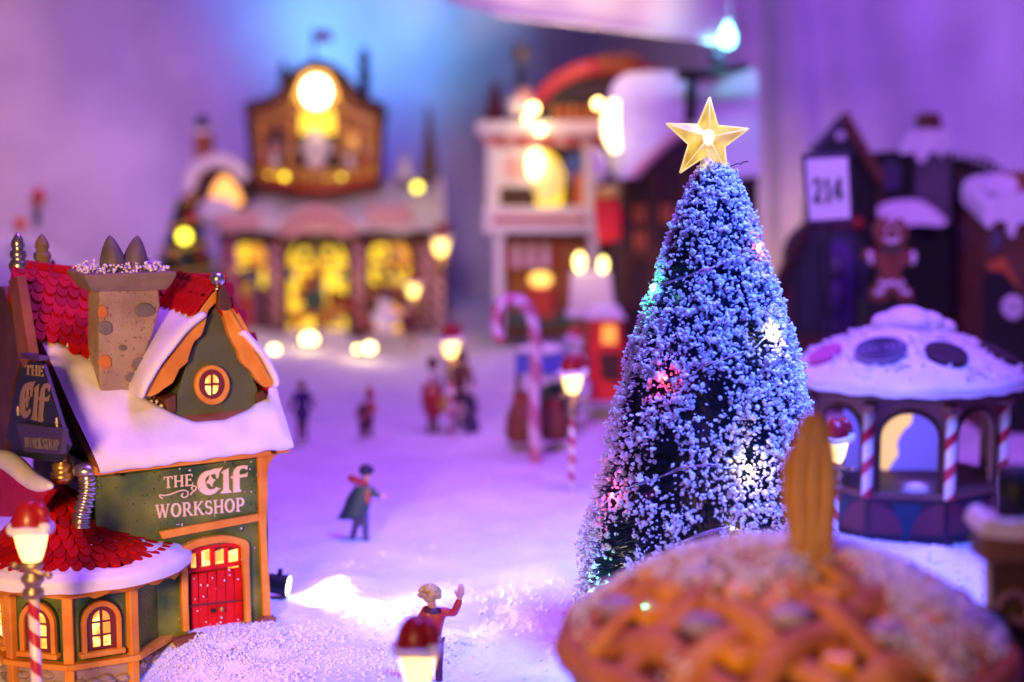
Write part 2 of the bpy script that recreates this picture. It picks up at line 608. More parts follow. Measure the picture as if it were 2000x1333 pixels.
# door
fr = bez([(359, 1236), (356, 1180), (354, 1120), (353, 1078), (375, 1060), (405, 1051), (440, 1047), (470, 1052), (487, 1062), (488, 1100), (490, 1160), (492, 1216)], 4)
fi = bez([(481, 1218), (479, 1160), (476, 1100), (474, 1073), (462, 1064), (438, 1061), (408, 1065), (380, 1073), (367, 1085), (368, 1120), (369, 1180), (371, 1234)], 4)
fslab('door_frame', fr + fi, 0, .05, ORANGE, bevel=.008)
dr = fslab('door', [(366, 1236), (366, 1070), (405, 1058), (440, 1055), (476, 1062), (481, 1220)], .07, .03, MAROON, bevel=0)
xs = [372, 388, 405.5, 423.5, 441, 458, 474]
for a, b in zip(xs, xs[1:]):
    u0, u1 = (a - 372) / 102, (b - 372) / 102
    fslab('plank', [(a + 1, 1123 - 15 * u0), (b - 1, 1123 - 15 * u1), (b + 1.5, 1228 - 12 * u1), (a + 1.5, 1230 - 12 * u0)], .04, .022, REDD, dr, bevel=.005)
fslab('door_rail', [(370, 1182), (480, 1170), (480, 1174), (370, 1187)], .018, .006, MAROON, dr, bevel=.002)
fslab('transom_rail', [(368, 1113), (477, 1096), (477, 1104), (369, 1121)], .04, .035, REDD, dr)
topb = [(368, 1076), (404, 1063), (440, 1059), (475, 1064), (476, 1099), (369, 1116)]
for a, b, t0 in ((368, 373, 0), (384, 394, 0), (411, 420, 0), (438, 446, 0), (466, 477, 0)):
    fslab('transom_bar', [(a, 1076 - .10 * (a - 368)), (b, 1076 - .10 * (b - 368)), (b + 1, 1116 - .16 * (b - 368)), (a + 1, 1116 - .16 * (a - 368))], .04, .028, REDD, dr, bevel=.004)
fslab('transom_head', [(367, 1086), (405, 1072), (440, 1067), (476, 1072), (476, 1062), (440, 1056), (405, 1059), (366, 1071)], .04, .028, REDD, dr, bevel=.003)
for a, b in ((373, 384), (394, 411), (420, 438), (446, 466)):
    fslab('pane', [(a, 1078), (b, 1072), (b, 1108), (a, 1112)], .04, .006, PANE, dr, bevel=0)
kn = el(433, 1190, y=0)
eb(MB().ball(kn, .018, 10, 7), 'handle', GOLD, dr, smooth=True)
kn = el(416, 1193, y=0)
eb(MB().ball(kn, .015, 10, 7), 'handle', BLACK, dr, smooth=True)
# snowflakes of fluff that stick to the wall come later, with the heap

# ---- lettering: strokes (x, y, half widths) of small serif capitals
def arcp(cx, cy, rx, ry, a0, a1, w0, w1=None, n=10, wm=None):
    w1 = w0 if w1 is None else w1
    out = []
    for i in range(n + 1):
        t = i / n
        a = math.radians(a0 + (a1 - a0) * t)
        w = w0 + (w1 - w0) * t if wm is None else w0 + (wm - w0) * math.sin(PI * t)
        out.append((cx + rx * math.cos(a), cy + ry * math.sin(a), w))
    return out


def ln(x0, y0, x1, y1, w):
    return [(x0, y0, w), (x1, y1, w)]


K, T = .085, .045
GL = {
    'T': (.86, [ln(.43, .03, .43, .93, K), ln(.04, .94, .82, .94, T), ln(.07, .95, .04, .72, .03), ln(.79, .95, .82, .72, .03), ln(.26, .03, .60, .03, .032)]),
    'H': (.98, [ln(.20, .03, .20, .97, K), ln(.78, .03, .78, .97, K), ln(.2, .5, .78, .5, T), ln(.05, .03, .35, .03, .032), ln(.05, .97, .35, .97, .032), ln(.63, .03, .93, .03, .032), ln(.63, .97, .93, .97, .032)]),
    'E': (.80, [ln(.20, .03, .20, .97, K), ln(.05, .96, .70, .96, T), ln(.05, .04, .72, .04, T), ln(.2, .52, .56, .52, T), ln(.70, .98, .72, .76, .03), ln(.72, .02, .76, .26, .03), ln(.56, .62, .56, .42, .03)]),
    'W': (1.32, [ln(.14, .97, .40, .03, K), ln(.40, .03, .66, .93, .04), ln(.60, .97, .88, .03, K), ln(.88, .03, 1.16, .97, .04), ln(0, .97, .30, .97, .032), ln(.48, .97, .76, .97, .032), ln(1.02, .97, 1.30, .97, .032)]),
    'O': (.98, [arcp(.48, .5, .36, .46, 90, 270, .05, wm=.10), arcp(.48, .5, .36, .46, -90, 90, .05, wm=.10)]),
    'R': (.95, [ln(.20, .03, .20, .97, K), arcp(.42, .72, .25, .24, 90, -90, .05, wm=.09), ln(.1, .96, .42, .96, T), ln(.2, .48, .42, .48, T), ln(.45, .48, .82, .03, .075), ln(.05, .03, .36, .03, .032), ln(.74, .03, .95, .03, .032), ln(.05, .97, .2, .97, .03)]),
    'K': (1.0, [ln(.20, .03, .20, .97, K), ln(.22, .42, .76, .96, .045), ln(.40, .58, .82, .03, .08), ln(.05, .03, .36, .03, .032), ln(.05, .97, .36, .97, .032), ln(.62, .97, .92, .97, .032), ln(.70, .03, .98, .03, .032)]),
    'S': (.74, [arcp(.36, .73, .24, .22, 40, 200, .045, .075), arcp(.36, .73, .24, .22, 200, 262, .075, .085, 5), arcp(.36, .27, .26, .24, 85, -20, .085, .075), arcp(.36, .27, .26, .24, -20, -150, .075, .045), ln(.56, .95, .57, .74, .03), ln(.11, .05, .10, .28, .03)]),
    'P': (.86, [ln(.20, .03, .20, .97, K), arcp(.44, .70, .27, .26, 90, -90, .05, wm=.095), ln(.1, .96, .44, .96, T), ln(.2, .44, .44, .44, T), ln(.05, .03, .38, .03, .032), ln(.05, .97, .2, .97, .03)]),
}


def stroke_poly(st):
    L_, R_ = [], []
    for i, (x, y, w) in enumerate(st):
        a, b = st[max(i - 1, 0)], st[min(i + 1, len(st) - 1)]
        dx, dy = b[0] - a[0], b[1] - a[1]
        q = math.hypot(dx, dy) or 1
        L_.append((x - dy / q * w, y + dx / q * w))
        R_.append((x + dy / q * w, y - dx / q * w))
    return L_ + R_[::-1]


def letters(word, o, xd, yd, nrm, mt, parent, name='letter', depth=.010, glyphs=GL, gap=.04):
    """o: start of the base line, xd: whole width vector, yd: cap height vector, nrm: outwards"""
    tot = sum(glyphs[c][0] + gap for c in word) - gap
    x = 0.0
    for ch in word:
        w, sts = glyphs[ch]
        m = MB()
        for i, st in enumerate(sts):
            if st[0] == 'poly':
                pl = st[1]
            else:
                pl = stroke_poly(st)
            pts = [o + xd * ((x + p[0]) / tot) + yd * p[1] + nrm * (depth + .0006 * i) for p in pl]
            m.prism(pts, nrm * -(depth + .0006 * i))
        m.build(name, mt, parent, local=True)
        x += w + gap


sg = fslab('sign', [(196, 934), (503, 895), (505, 1000), (335, 1033), (300, 1020), (262, 990), (200, 960)], 0, .012, GREEN, bevel=0)
NY = Vector((0, -1, 0))
SY = -.012
o0, o1 = el(303, 1013, y=SY), el(478, 998, y=SY)
letters('WORKSHOP', o0, o1 - o0, Vector((0, 0, el(303, 986, y=SY).z - o0.z)), NY, IVORY, sg)
o0, o1 = el(319, 954, y=SY), el(377, 948, y=SY)
letters('THE', o0, o1 - o0, Vector((0, 0, el(321, 931, y=SY).z - o0.z)), NY, IVORY, sg)
GELF = {
    'e': (.92, [arcp(.50, .48, .36, .40, 68, 205, .07, .17, 12), arcp(.50, .48, .36, .40, 205, 322, .17, .06, 12),
                ('poly', [(.52, .98), (.66, 1.02), (.86, 1.02), (1.0, 1.06), (.86, .88), (.80, .60), (.74, .62), (.72, .78), (.60, .84)]),
                ('poly', [(.50, .80), (.57, .64), (.70, .56), (.60, .46), (.56, .28), (.46, .42), (.30, .46), (.42, .58)])]),
    'l': (.38, [('poly', [(.10, .90), (.34, 1.00), (.30, .92), (.31, .12), (.40, .03), (.38, -.02), (-.02, -.02), (0, .04), (.08, .12), (.10, .80), (.02, .80)])]),
    'f': (.66, [('poly', [(.10, .0), (.10, .70), (.14, .88), (.28, 1.02), (.50, 1.06), (.70, 1.02), (.66, .84), (.54, .94), (.40, .90), (.35, .80), (.36, .64), (.58, .68), (.60, .58), (.36, .56), (.35, .12), (.42, .02), (.38, -.02), (.02, -.02)]),
                ('poly', [(.0, .64), (.64, .70), (.70, .76), (.66, .58), (.02, .56)])]),
}
o0, o1 = el(386, 967, y=SY), el(482, 958, y=SY)
letters('elf', o0, o1 - o0, Vector((0, 0, el(384, 919, y=SY).z - o0.z)), NY, IVORY, sg, glyphs=GELF, depth=.013, gap=.0)
fl = bez([(318, 974), (313, 971), (312, 967), (320, 968), (332, 966), (348, 960), (360, 958), (367, 962), (366, 969), (359, 972), (354, 968), (358, 964)], 5)
f2 = bez([(372, 967), (376, 961), (382, 957), (383, 951), (377, 950), (374, 954), (377, 957)], 5)
eb(MB().tube([el(p[0], p[1], y=SY - .006) for p in fl], .0048, 5).tube([el(p[0], p[1], y=SY - .006) for p in f2], .0048, 5), 'flourish', IVORY, sg)

# ---- main roof: swept surface between a left and a right edge
LE = [el(193, 918, y=-.10), el(142, 812, y=.22), el(88, 690, y=.55), el(52, 600, y=.74), el(24, 522, y=.90)]
RE = [el(570, 868, y=-.10), el(548, 800, y=.12), el(528, 735, y=.40), el(488, 650, y=.70), el(440, 548, y=.90)]
Lc, Rcv = bez([tuple(p) for p in LE], 8), bez([tuple(p) for p in RE], 8)
NV = len(Lc) - 1


def roofp(u, v, off=0.0):
    f = v * NV
    i = min(int(f), NV - 1)
    t = f - i
    a = Vector(Lc[i]).lerp(Vector(Lc[i + 1]), t)
    b = Vector(Rcv[i]).lerp(Vector(Rcv[i + 1]), t)
    p = a.lerp(b, u)
    p.z -= .05 * math.sin(PI * u) * (v * .6)
    if off:
        n = (a.lerp(b, 1) - a).cross(Vector(Lc[i + 1]) - Vector(Lc[i])).normalized()
        if n.z < 0:
            n = -n
        p = p + n * off
    return p


rf = eb(MB().grid([[roofp(i / 14, j / 20) for i in range(15)] for j in range(21)], (0, .05, -.05)), 'roof', ORANGED, smooth=False)
# back slope, closing the house
bk = []
for j in range(9):
    v = j / 8
    a, b = Vector(Lc[-1]), Vector(Rcv[-1])
    e = Vector((0, 1.0 * v, -1.15 * v))
    bk.append([(a + e).lerp(b + e, i / 6) for i in range(7)])
eb(MB().grid(bk, (0, -.04, -.04)), 'roof_back', REDT)
# gable wall under the left edge and the right edge
for cv, sx in ((Lc, .10), (Rcv, -.10)):
    pts = [Vector(p) + Vector((sx, 0, -.05)) for p in cv]
    top = pts[-1]
    eb(MB().prism(pts + [top + Vector((0, .9, -1.1)), Vector((top.x, top.y + .9, HW)), Vector((pts[0].x, .05, HW))], (.03 if sx > 0 else -.03, 0, 0)), 'gable_wall', WOODD)


def vb(u):                                      # top line of the snow on the roof
    return interp([(0, .56), (.06, .57), (.14, .53), (.22, .47), (.30, .40), (.38, .32), (.46, .25), (.55, .20), (.70, .20), (.85, .26), (.93, .36), (1, .50)], u)


rows = []
NU, NS = 56, 16
for j in range(NS + 1):
    r = []
    for i in range(NU + 1):
        u = i / NU
        v = vb(u) * j / NS
        s = j / NS
        th = .055 * min(1, (1 - s) * 5) ** .5 * (.75 + .25 * min(1, s * 6 + .2))
        ed = min(1, min(u, 1 - u) * 14 + .25)
        th *= ed ** .5
        th += .010 * noise.noise(Vector((u * 7, v * 9, 2)))
        p = roofp(u, v, th + .004)
        if j == 0:
            p = roofp(u, 0, .02 + .012 * noise.noise(Vector((u * 13, 0, 7)))) + Vector((0, -.035, -.028 - .018 * noise.noise(Vector((u * 11, 3, 1)))))
        r.append(p)
    rows.append(r)
low = [p + Vector((0, .05, -.012)) for p in rows[0]]
sn = eb(MB().grid([low] + rows), 'roof_snow', SNOWP, smooth=True, sub=1)

# red tiles, row upon row above the snow
tile = MB()
n = 5
vs = []
for k in range(n + 1):
    a = PI + PI * k / n
    vs.append((.5 * math.cos(a), .50 * math.sin(a) - .05))
vs = [(-.5, .5)] + vs + [(.5, .5)]
tile.prism([(x, z, .14) for x, z in vs], (0, 0, -.14))
TV, TF = tile.v, tile.f


TM = {}


def place_tile(name, p, ex, ez, en, wd, ht, th, mt, parent):
    m4 = Matrix((ex, ez, en)).transposed().to_4x4()
    if mt.name not in TM:
        t_ = bpy.data.meshes.new('tile')
        t_.from_pydata([tuple(v) for v in TV], [], TF)
        t_.materials.append(mt)
        TM[mt.name] = t_
    o = link(bpy.data.objects.new(name, TM[mt.name]), parent)
    o.matrix_local = Matrix.Translation(p) @ m4 @ Matrix.Diagonal((wd, ht, th, 1))
    return o


for rI in range(12):
    v = .36 + rI * .056
    for c_ in range(20):
        u = (c_ + (.5 if rI % 2 else .05)) / 19.5
        if v < vb(u) - .03 or u > .99:
            continue
        if .40 < u < .86 and v < .72:
            continue                            # under the dormer
        p = roofp(u, v, .012)
        ex = (roofp(min(1, u + .03), v) - roofp(max(0, u - .03), v)).normalized()
        ez = (roofp(u, min(1, v + .03)) - roofp(u, v - .03)).normalized()
        en = ex.cross(ez).normalized()
        ez = en.cross(ex)
        en2 = (en + ez * .15).normalized()
        ez2 = en2.cross(ex)
        place_tile('tile', p + en * .012, ex, ez2, en2, .070 + .006 * RND.random(), .112, .12 + .06 * RND.random(), REDT if RND.random() < .6 else REDT2, rf)
# ridge caps, each its own piece
for i in range(12):
    u = (i + .5) / 12
    a, b = roofp(u - .035, 1, .02), roofp(u + .035, 1, .02)
    eb(MB().tube([a, b], [.035, .040], 8), 'ridge_cap', REDT, rf)

# ---- finials at the ridge, left
def finial(px, py, y, scale, mt, nm='finial', prof=None):
    p = el(px, py, y=y)
    prof = prof or [(.035, -.02), (.055, .0), (.062, .03), (.05, .055), (.04, .065), (.052, .085), (.05, .11), (.032, .125), (.042, .145), (.038, .175), (.018, .21), (.004, .225)]
    return eb(MB().lathe([(r * scale, z * scale) for r, z in prof], p, 14), nm, mt, None, smooth=True)


finial(37, 528, .90, 1.05, SILVER)
finial(84, 532, 1.05, 1.10, CAPST)
finial(104, 530, 1.35, .35, WOODD)

# ---- chimney
CH = .27
body = [(194, 566), (310, 566), (313, 600), (300, 650), (283, 694), (264, 775), (196, 775), (193, 690)]
ch = fslab('chimney', body, CH + .26, .26, STONE, bevel=.012)
for px, py, rx, ry, mt in ((283, 606, 20, 14), (205, 641, 15, 15), (273, 714, 14, 15), (258, 738, 12, 10)) and [(283, 606, 20, 14, STONEG), (206, 641, 15, 14, STONEG), (274, 714, 14, 16, STONEG), (257, 738, 11, 10, STONEG), (201, 610, 10, 13, STONEO), (206, 708, 13, 14, STONEO), (240, 680, 7, 6, STONEG)]:
    pts = [(px + rx * math.cos(a) * (1 + .1 * math.sin(3 * a + px)), py + ry * math.sin(a)) for a in [2 * PI * q / 14 for q in range(14)]]
    fslab('stone', pts, CH, .016, mt, ch, bevel=.006)
for zz, px, mt in ((.0, 600, STONEO), (.0, 655, STONEG)):
    q = el(193, px, y=CH + .1)
    eb(MB().ball((q.x - .002, CH + .12, q.z), .045, 10, 7, (.35, 1, .9)), 'stone', mt, ch, smooth=True)
fslab('side_moulding', [(176, 566), (193, 568), (197, 640), (200, 735), (190, 735), (184, 650)], CH + .30, .10, GOLD, ch, bevel=.01)
cp = MB()
a, b, c2, d2 = el(178, 570, y=CH), el(324, 566, y=CH), el(338, 537, y=CH), el(160, 543, y=CH)
e = .07
lowr = [a + Vector((0, -.02, 0)), b + Vector((0, -.02, 0)), b + Vector((0, .30, 0)), a + Vector((0, .30, 0))]
mid = [a + Vector((-.02, -.05, .035)), b + Vector((.02, -.05, .035)), b + Vector((.02, .33, .035)), a + Vector((-.02, .33, .035))]
upr = [d2 + Vector((0, -e, 0)), c2 + Vector((0, -e, 0)), c2 + Vector((0, .36, 0)), d2 + Vector((0, .36, 0))]
top = [p + Vector((0, 0, .022)) for p in upr]
cp.add(lowr + mid + upr + top, [(0, 3, 2, 1), (12, 13, 14, 15)] + [(q * 4 + i, q * 4 + (i + 1) % 4, q * 4 + 4 + (i + 1) % 4, q * 4 + 4 + i) for q in range(3) for i in range(4)])
eb(cp, 'chimney_cap', CAPST, ch, bevel=.006)
zc = (d2.z + c2.z) / 2 + .02
capc = (d2 + c2) / 2 + Vector((0, .15, .02))
# two leaf-shaped chimney pots, a hollow between them
for s, px0, tip in ((-1, 222, 214), (1, 263, 268)):
    base = el(px0, 528, y=CH + .14)
    tp = el(tip, 460, y=CH + .14)
    rows = []
    h = tp.z - base.z
    for j in range(13):
        v = j / 12
        w = .080 * (1 - v ** 1.6) ** .75 + .003
        rowp = []
        for i in range(33):
            a = -PI * .5 + PI * i / 16
            x = base.x + (tp.x - base.x) * v ** 1.3
            g = 1 + .10 * abs(math.cos(a * 5)) - .05
            rowp.append((x + w * 1.0 * math.sin(a) * g, base.y - w * 1.1 * math.cos(a) * g, base.z + h * v))
        rows.append(rowp)
    eb(MB().grid(rows), 'chimney_pot', POTM, ch, smooth=True)

# ---- dormer
DY = .15
dm = fslab('dormer', [(342, 830), (347, 770), (372, 690), (400, 630), (424, 590), (450, 640), (478, 700), (503, 760), (506, 815)], DY + .35, .35, GREENG, bevel=.004)
lw = bez([(410, 640), (402, 662), (388, 676), (379, 700), (374, 716), (360, 728), (352, 744), (345, 756), (330, 766), (317, 776), (305, 782)], 4)
left = [(424, 590), (408, 606)] + [(p[0] - 8, p[1] - 7) for p in lw] + [(290, 775), (283, 772), (272, 768), (330, 700), (372, 638), (395, 600), (414, 575), (424, 566)]
fslab('barge_board', left, DY, .075, ORANGE, dm, bevel=.008)
rw = bez([(428, 612), (440, 655), (452, 680), (458, 690), (464, 710), (474, 722), (486, 732), (492, 744), (503, 756), (512, 762), (519, 762)], 4)
right = [(425, 590)] + [(p[0] + 7, p[1] - 5) for p in rw] + [(534, 757), (546, 748), (520, 706), (490, 652), (464, 606), (444, 580), (425, 566)]
fslab('barge_board', right, DY, .070, ORANGE, dm, bevel=.008)
fslab('barge_moulding', [(446, 596), (462, 622), (486, 664), (514, 712), (534, 748), (527, 752), (506, 716), (478, 668), (452, 622), (440, 604)], DY - .072, .02, ORANGE, dm, bevel=.008)
# dormer roof slopes running back into the main roof
apex = el(424, 562, y=DY - .09)
lft = el(268, 768, y=DY - .09)
rgt = el(549, 748, y=DY - .09)


def dslope(p0, p1, name, mt, off, t0, t1, y0, y1, wob=0.0, thick=.03, sub=0, bulge=0.0):
    nrm = (p1 - p0).cross(Vector((0, 1, 0))).normalized()
    if nrm.z < 0:
        nrm = -nrm
    rws = []
    for j in range(13):
        t = t0 + (t1 - t0) * j / 12
        rr = []
        for i in range(9):
            y = y0 + (y1 - y0) * i / 8
            w = wob * noise.noise(Vector((t * 6, y * 6, off * 50)))
            if j == 0:
                w += bulge * .0
            p = p0.lerp(p1, t) + Vector((0, y, 0)) + nrm * (off + w + bulge * math.sin(PI * j / 12) ** .5 * (math.sin(PI * min(1, (i + .6) / 3)) ** .5 if i < 2 else 1))
            rr.append(p)
        rws.append(rr)
    return eb(MB().grid(rws, nrm * -thick), name, mt, dm, smooth=bool(sub), sub=sub)


dslope(apex, lft, 'dormer_roof', REDT, -.03, 0, .97, .04, .75)
dslope(apex, rgt, 'dormer_roof', REDT, -.03, 0, .97, .04, .75)
dslope(apex, lft, 'dormer_snow', SNOWP, -.015, .20, 1.02, -.045, .72, .012, .05, 1, .060)
dslope(apex, rgt, 'dormer_snow', SNOWP, -.015, .42, 1.01, -.035, .72, .012, .05, 1, .050)
for sgn, pq in ((0, lft), (1, rgt)):
    for j in range(3):
        for i in range(6):
            t, y = .06 + .09 * j, .05 + .12 * i
            p = apex.lerp(pq, t) + Vector((0, y, 0))
            ez = (apex - pq).normalized()
            ex = Vector((0, 1, 0)) if sgn else Vector((0, -1, 0))
            en = ex.cross(ez).normalized()
            place_tile('tile', p + en * .012, ex, ez, en, .11, .09, .11, REDT, dm)
# ridge of the dormer with violet-lit ridge tiles, then its post and silver ball
for i in range(7):
    a = apex + Vector((0, .10 + i * .10, .012))
    eb(MB().tube([a, a + Vector((0, .088, 0))], [.034, .028], 8), 'ridge_cap', REDT, dm)
fslab('king_post', [(428, 568), (437, 556), (448, 575), (455, 600), (440, 608), (425, 604)], DY - .08, .05, WOODD, dm, bevel=.01)
finial(425, 560, DY - .05, .85, SILVER, prof=[(.03, -.03), (.045, -.02), (.045, -.005), (.028, .0), (.028, .012), (.045, .022), (.056, .05), (.05, .08), (.03, .098), (.003, .104)])
# round window
rw_ = fslab('round_window', ell(416, 753, 34, 39, 28), DY, .05, ORANGE, dm, bevel=.010)
fslab('recess', ell(414, 751, 25, 29, 24), DY - .05, .004, MAROON, dm, bevel=0)
for (x0, y0, x1, y1, s1, s2) in ((401, 733, 411.5, 749, -1, -1), (416.5, 732, 427, 748, 1, -1), (401, 754, 411.5, 772, -1, 1), (416.5, 753, 427, 770, 1, 1)):
    cx, cy = (x1, y1) if (s1, s2) == (-1, -1) else (x0, y1) if (s1, s2) == (1, -1) else (x1, y0) if (s1, s2) == (-1, 1) else (x0, y0)
    pts = [(cx, cy)] + [(cx + s1 * abs(x1 - x0) * math.cos(a), cy + s2 * abs(y1 - y0) * math.sin(a)) for a in [PI / 2 * q / 5 for q in range(6)]]
    fslab('pane', pts, DY - .054, .004, PANE, dm, bevel=0)
fslab('sill_log', [(500, 770), (516, 762), (522, 778), (518, 800), (502, 806)], DY + .1, .12, WOODD, dm, bevel=.012)
fslab('sill_log', [(322, 782), (345, 770), (346, 806), (330, 812)], DY + .1, .12, WOODD, dm, bevel=.012)

# ---- left side: brown corner beam, dark hanging sign with the same words, a ledge
LX = -.26
lslab('side_beam', [(-60, 560), (6, 560), (26, 640), (40, 700), (22, 760), (12, 860), (-2, 960), (-60, 1000)], LX + .06, .05, WOODD)
lslab('side_beam', [(16, 548), (32, 540), (58, 700), (44, 720), (34, 690)], LX + .04, .06, ORANGED)
ls = lslab('side_sign', [(46, 706), (82, 712), (132, 872), (112, 905), (24, 890), (12, 850), (28, 760)], LX + .02, .03, BLACKG)
lslab('sign_ledge', [(30, 826), (122, 838), (118, 888), (46, 884)], LX - .01, .035, PURPLE, ls)
lslab('sign_cap', [(38, 690), (74, 696), (76, 706), (40, 700)], LX - .01, .06, PURPLE, ls)
LXF = LX - .0115
SHADED = mat('shaded_ivory_paint', (.32, .22, .15), .6)  # ivory darkened to stand in for less light on the side sign
NX = Vector((-1, 0, 0))
for word, q0, q1, qh, gl, gp in (('THE', (50, 732), (86, 736), (50, 712), GL, .04), ('elf', (38, 812), (92, 826), (43, 744), GELF, .0)):
    o0, o1, oh = el(*q0, x=LXF), el(*q1, x=LXF), el(*qh, x=LXF)
    xd = o1 - o0
    letters(word, o0, xd, oh - o0, NX, SHADED, ls, glyphs=gl, gap=gp, depth=.006)
o0, o1, oh = el(48, 874, x=LX - .0455), el(116, 880, x=LX - .0455), el(48, 854, x=LX - .0455)
letters('WORKSHOP', o0, o1 - o0, oh - o0, NX, STONEG, ls, depth=.005)
for px, py in ((36, 803), (112, 826)):
    q = el(px, py, x=LXF)
    m = MB()
    pts = []
    for i in range(8):
        r = .030 if i % 2 == 0 else .010
        pts.append(q + Vector((-.008, r * math.cos(i * PI / 4), r * math.sin(i * PI / 4))))
    eb(m.prism(pts, (.008, 0, 0)), 'sign_star', IVORY, ls)

# ---- corner turret: eight-sided bay
TB = Vector((-.059, .21, 0))
TR = .497
zt = el(262, 1132, y=-.25).z
zb = el(262, 1278, y=-.25).z
zlow = zb - .30


def tv(i, r=TR, z=0.0):                          # vertex i of the octagon; facet 0 (v0-v1) faces the front
    a = math.radians(-112.5 + 45 * i)
    return TB + Vector((r * math.cos(a), r * math.sin(a), z))


tur = eb(MB().prism([tv(i, TR - .015, zb) for i in range(8)], (0, 0, zt - zb)), 'turret', GREEN)
eb(MB().prism([tv(i, TR - .01, zlow) for i in range(8)], (0, 0, zb - zlow)), 'turret_base', STONE, tur)
for i in range(-3, 2):                           # posts
    p = tv(i)
    dirv = Vector((p.x - TB.x, p.y - TB.y, 0)).normalized()
    rot = Matrix.Rotation(math.atan2(dirv.y, dirv.x), 3, 'Z')
    eb(MB().box((p.x, p.y, (zb + zt) / 2), (.05, .062, zt - zb), rot), 'post', ORANGE, tur, bevel=.008)
    eb(MB().box((p.x, p.y, (zb + zlow) / 2 - .0), (.045, .058, zb - zlow), rot), 'base_post', ORANGE, tur, bevel=.008)
for i in range(-3, 2):                           # rails, windows per facet
    a, b = tv(i), tv(i + 1)
    ex = (b - a).normalized()
    nr = Vector((ex.y, -ex.x, 0))
    mid_ = (a + b) / 2
    rot = Matrix.Rotation(math.atan2(ex.y, ex.x), 3, 'Z')
    L_ = (b - a).length
    eb(MB().box((mid_.x + nr.x * .022, mid_.y + nr.y * .022, zb - .012), (L_ + .04, .07, .036), rot), 'sill_rail', ORANGE, tur, bevel=.008)
    eb(MB().box((mid_.x + nr.x * .012, mid_.y + nr.y * .012, zt - .03), (L_, .05, .06), rot), 'head_rail', ORANGE, tur, bevel=.006)
    for s_ in (.22, .5, .78):
        q = a.lerp(b, s_) + nr * .045
        eb(MB().box((q.x, q.y, zt - .018), (.024, .05, .026), rot), 'rafter_end', MAROON, tur, bevel=.003)
    for q_ in range(7):                          # stones of the base
        s_ = RND.uniform(.12, .88)
        st = a.lerp(b, s_) + nr * -.022
        eb(MB().ball((st.x, st.y, zb - .055 - .12 * RND.random()), .05, 7, 5, (1.1, 1.1, .55)), 'stone', STONE, tur, smooth=True)
    if i not in (-2, -1, 0):
        continue
    # arched window
    c0 = a.lerp(b, .5)
    H = zt - zb

    def q2(x, z, d):
        return c0 + ex * x + nr * d + Vector((0, 0, zb + z))

    def arc2(w, z0, z1, n=10):
        return [(-w, z0)] + [(-w * math.cos(PI * k / n), z1 - w * 1.05 + w * 1.05 * math.sin(PI * k / n)) for k in range(n + 1)] + [(w, z0)]
    for nm, w, z0, z1, d0_, d1_, mt in (('window_reveal', .128, .03, .375, .004, .0, BLACKG), ('window_surround', .118, .035, .36, .034, .002, ORANGE)):
        outer = arc2(w, z0, z1)
        if nm == 'window_surround':
            inner = arc2(w - .030, z0, z1 - .032)[::-1]
            ww = eb(MB().prism([q2(x, z, d0_) for x, z in outer + inner], nr * -.04), nm, mt, tur, bevel=.006)
        else:
            eb(MB().prism([q2(x, z, d0_) for x, z in outer], nr * -.01), nm, mt, tur)
    eb(MB().prism([q2(x, z, .012) for x, z in arc2(.090, .04, .33)], nr * -.010), 'window_frame', MAROON, tur)
    eb(MB().prism([q2(-.135, .03, .05), q2(.135, .03, .05), q2(.135, .062, .05), q2(-.135, .062, .05)], nr * -.06), 'window_sill', ORANGE, tur, bevel=.008)
    for cx in (-1, 1):
        for rI, (z0, z1) in enumerate(((.085, .145), (.160, .225), (.240, .300))):
            x0, x1 = (.010, .052)
            if rI < 2:
                pts = [(cx * x0, z0), (cx * x1, z0), (cx * x1, z1), (cx * x0, z1)]
            else:
                pts = [(cx * x0, z0), (cx * x1, z0), (cx * (x1 - .006), z0 + .03), (cx * (x1 - .02), z1 - .012), (cx * x0, z1)]
            if cx < 0:
                pts = pts[::-1]
            mt = PANEO if (i == 0 and cx == 1 and rI > 0) else PANE
            eb(MB().prism([q2(x, z, .018) for x, z in pts], nr * -.006), 'pane', mt, tur)
# turret roof: flared eight-sided cone with scale tiles
AP = Vector((-.20, .30, el(122, 935, y=.30).z))
ze = zt + .02


def trp(a, s, off=0.0):
    """a: angle (deg), s: 0 eave .. 1 apex"""
    r = .66
    an = math.radians(a)
    e0 = TB + Vector((r * math.cos(an), r * math.sin(an), ze + .03))
    p = e0.lerp(AP, s)
    p.z += -.09 * math.sin(PI * s) + off
    return p


rows = [[trp(-250 + 360 * i / 40, j / 10) for i in range(41)] for j in range(11)]
tr = eb(MB().grid(rows, (0, 0, -.03)), 'turret_roof', REDT, smooth=True)
wv = [[trp(-250 + 360 * i / 80, 0) + Vector((0, 0, .0)) for i in range(81)],
      [trp(-250 + 360 * i / 80, 0) + Vector((0, 0, -.055 - .016 * math.sin(i * 1.7) - .008 * math.sin(i * .6))) for i in range(81)]]
eb(MB().grid(wv, (0, .0, 0)), 'eave_board', ORANGE, tr)
for j in range(8):
    s = .20 + j * .095
    nrow = max(8, int(38 * (1 - s)))
    for i in range(nrow):
        a = -240 + 230 * (i + (.5 if j % 2 else 0)) / nrow
        if a > 12:
            continue
        p = trp(a, s, .012)
        ex = (trp(a + 3, s) - trp(a - 3, s)).normalized()
        ez = (trp(a, s + .04) - trp(a, s - .04)).normalized()
        en = ex.cross(ez).normalized()
        ez = en.cross(ex)
        en2 = (en + ez * .15).normalized()
        wd = .60 * 2 * PI * .66 * (1 - s) * 230 / 360 / nrow * 1.55
        place_tile('tile', p + en * .010, ex, en2.cross(ex), en2, max(.05, wd), .13, .20, REDT if RND.random() < .65 else REDT2, tr)


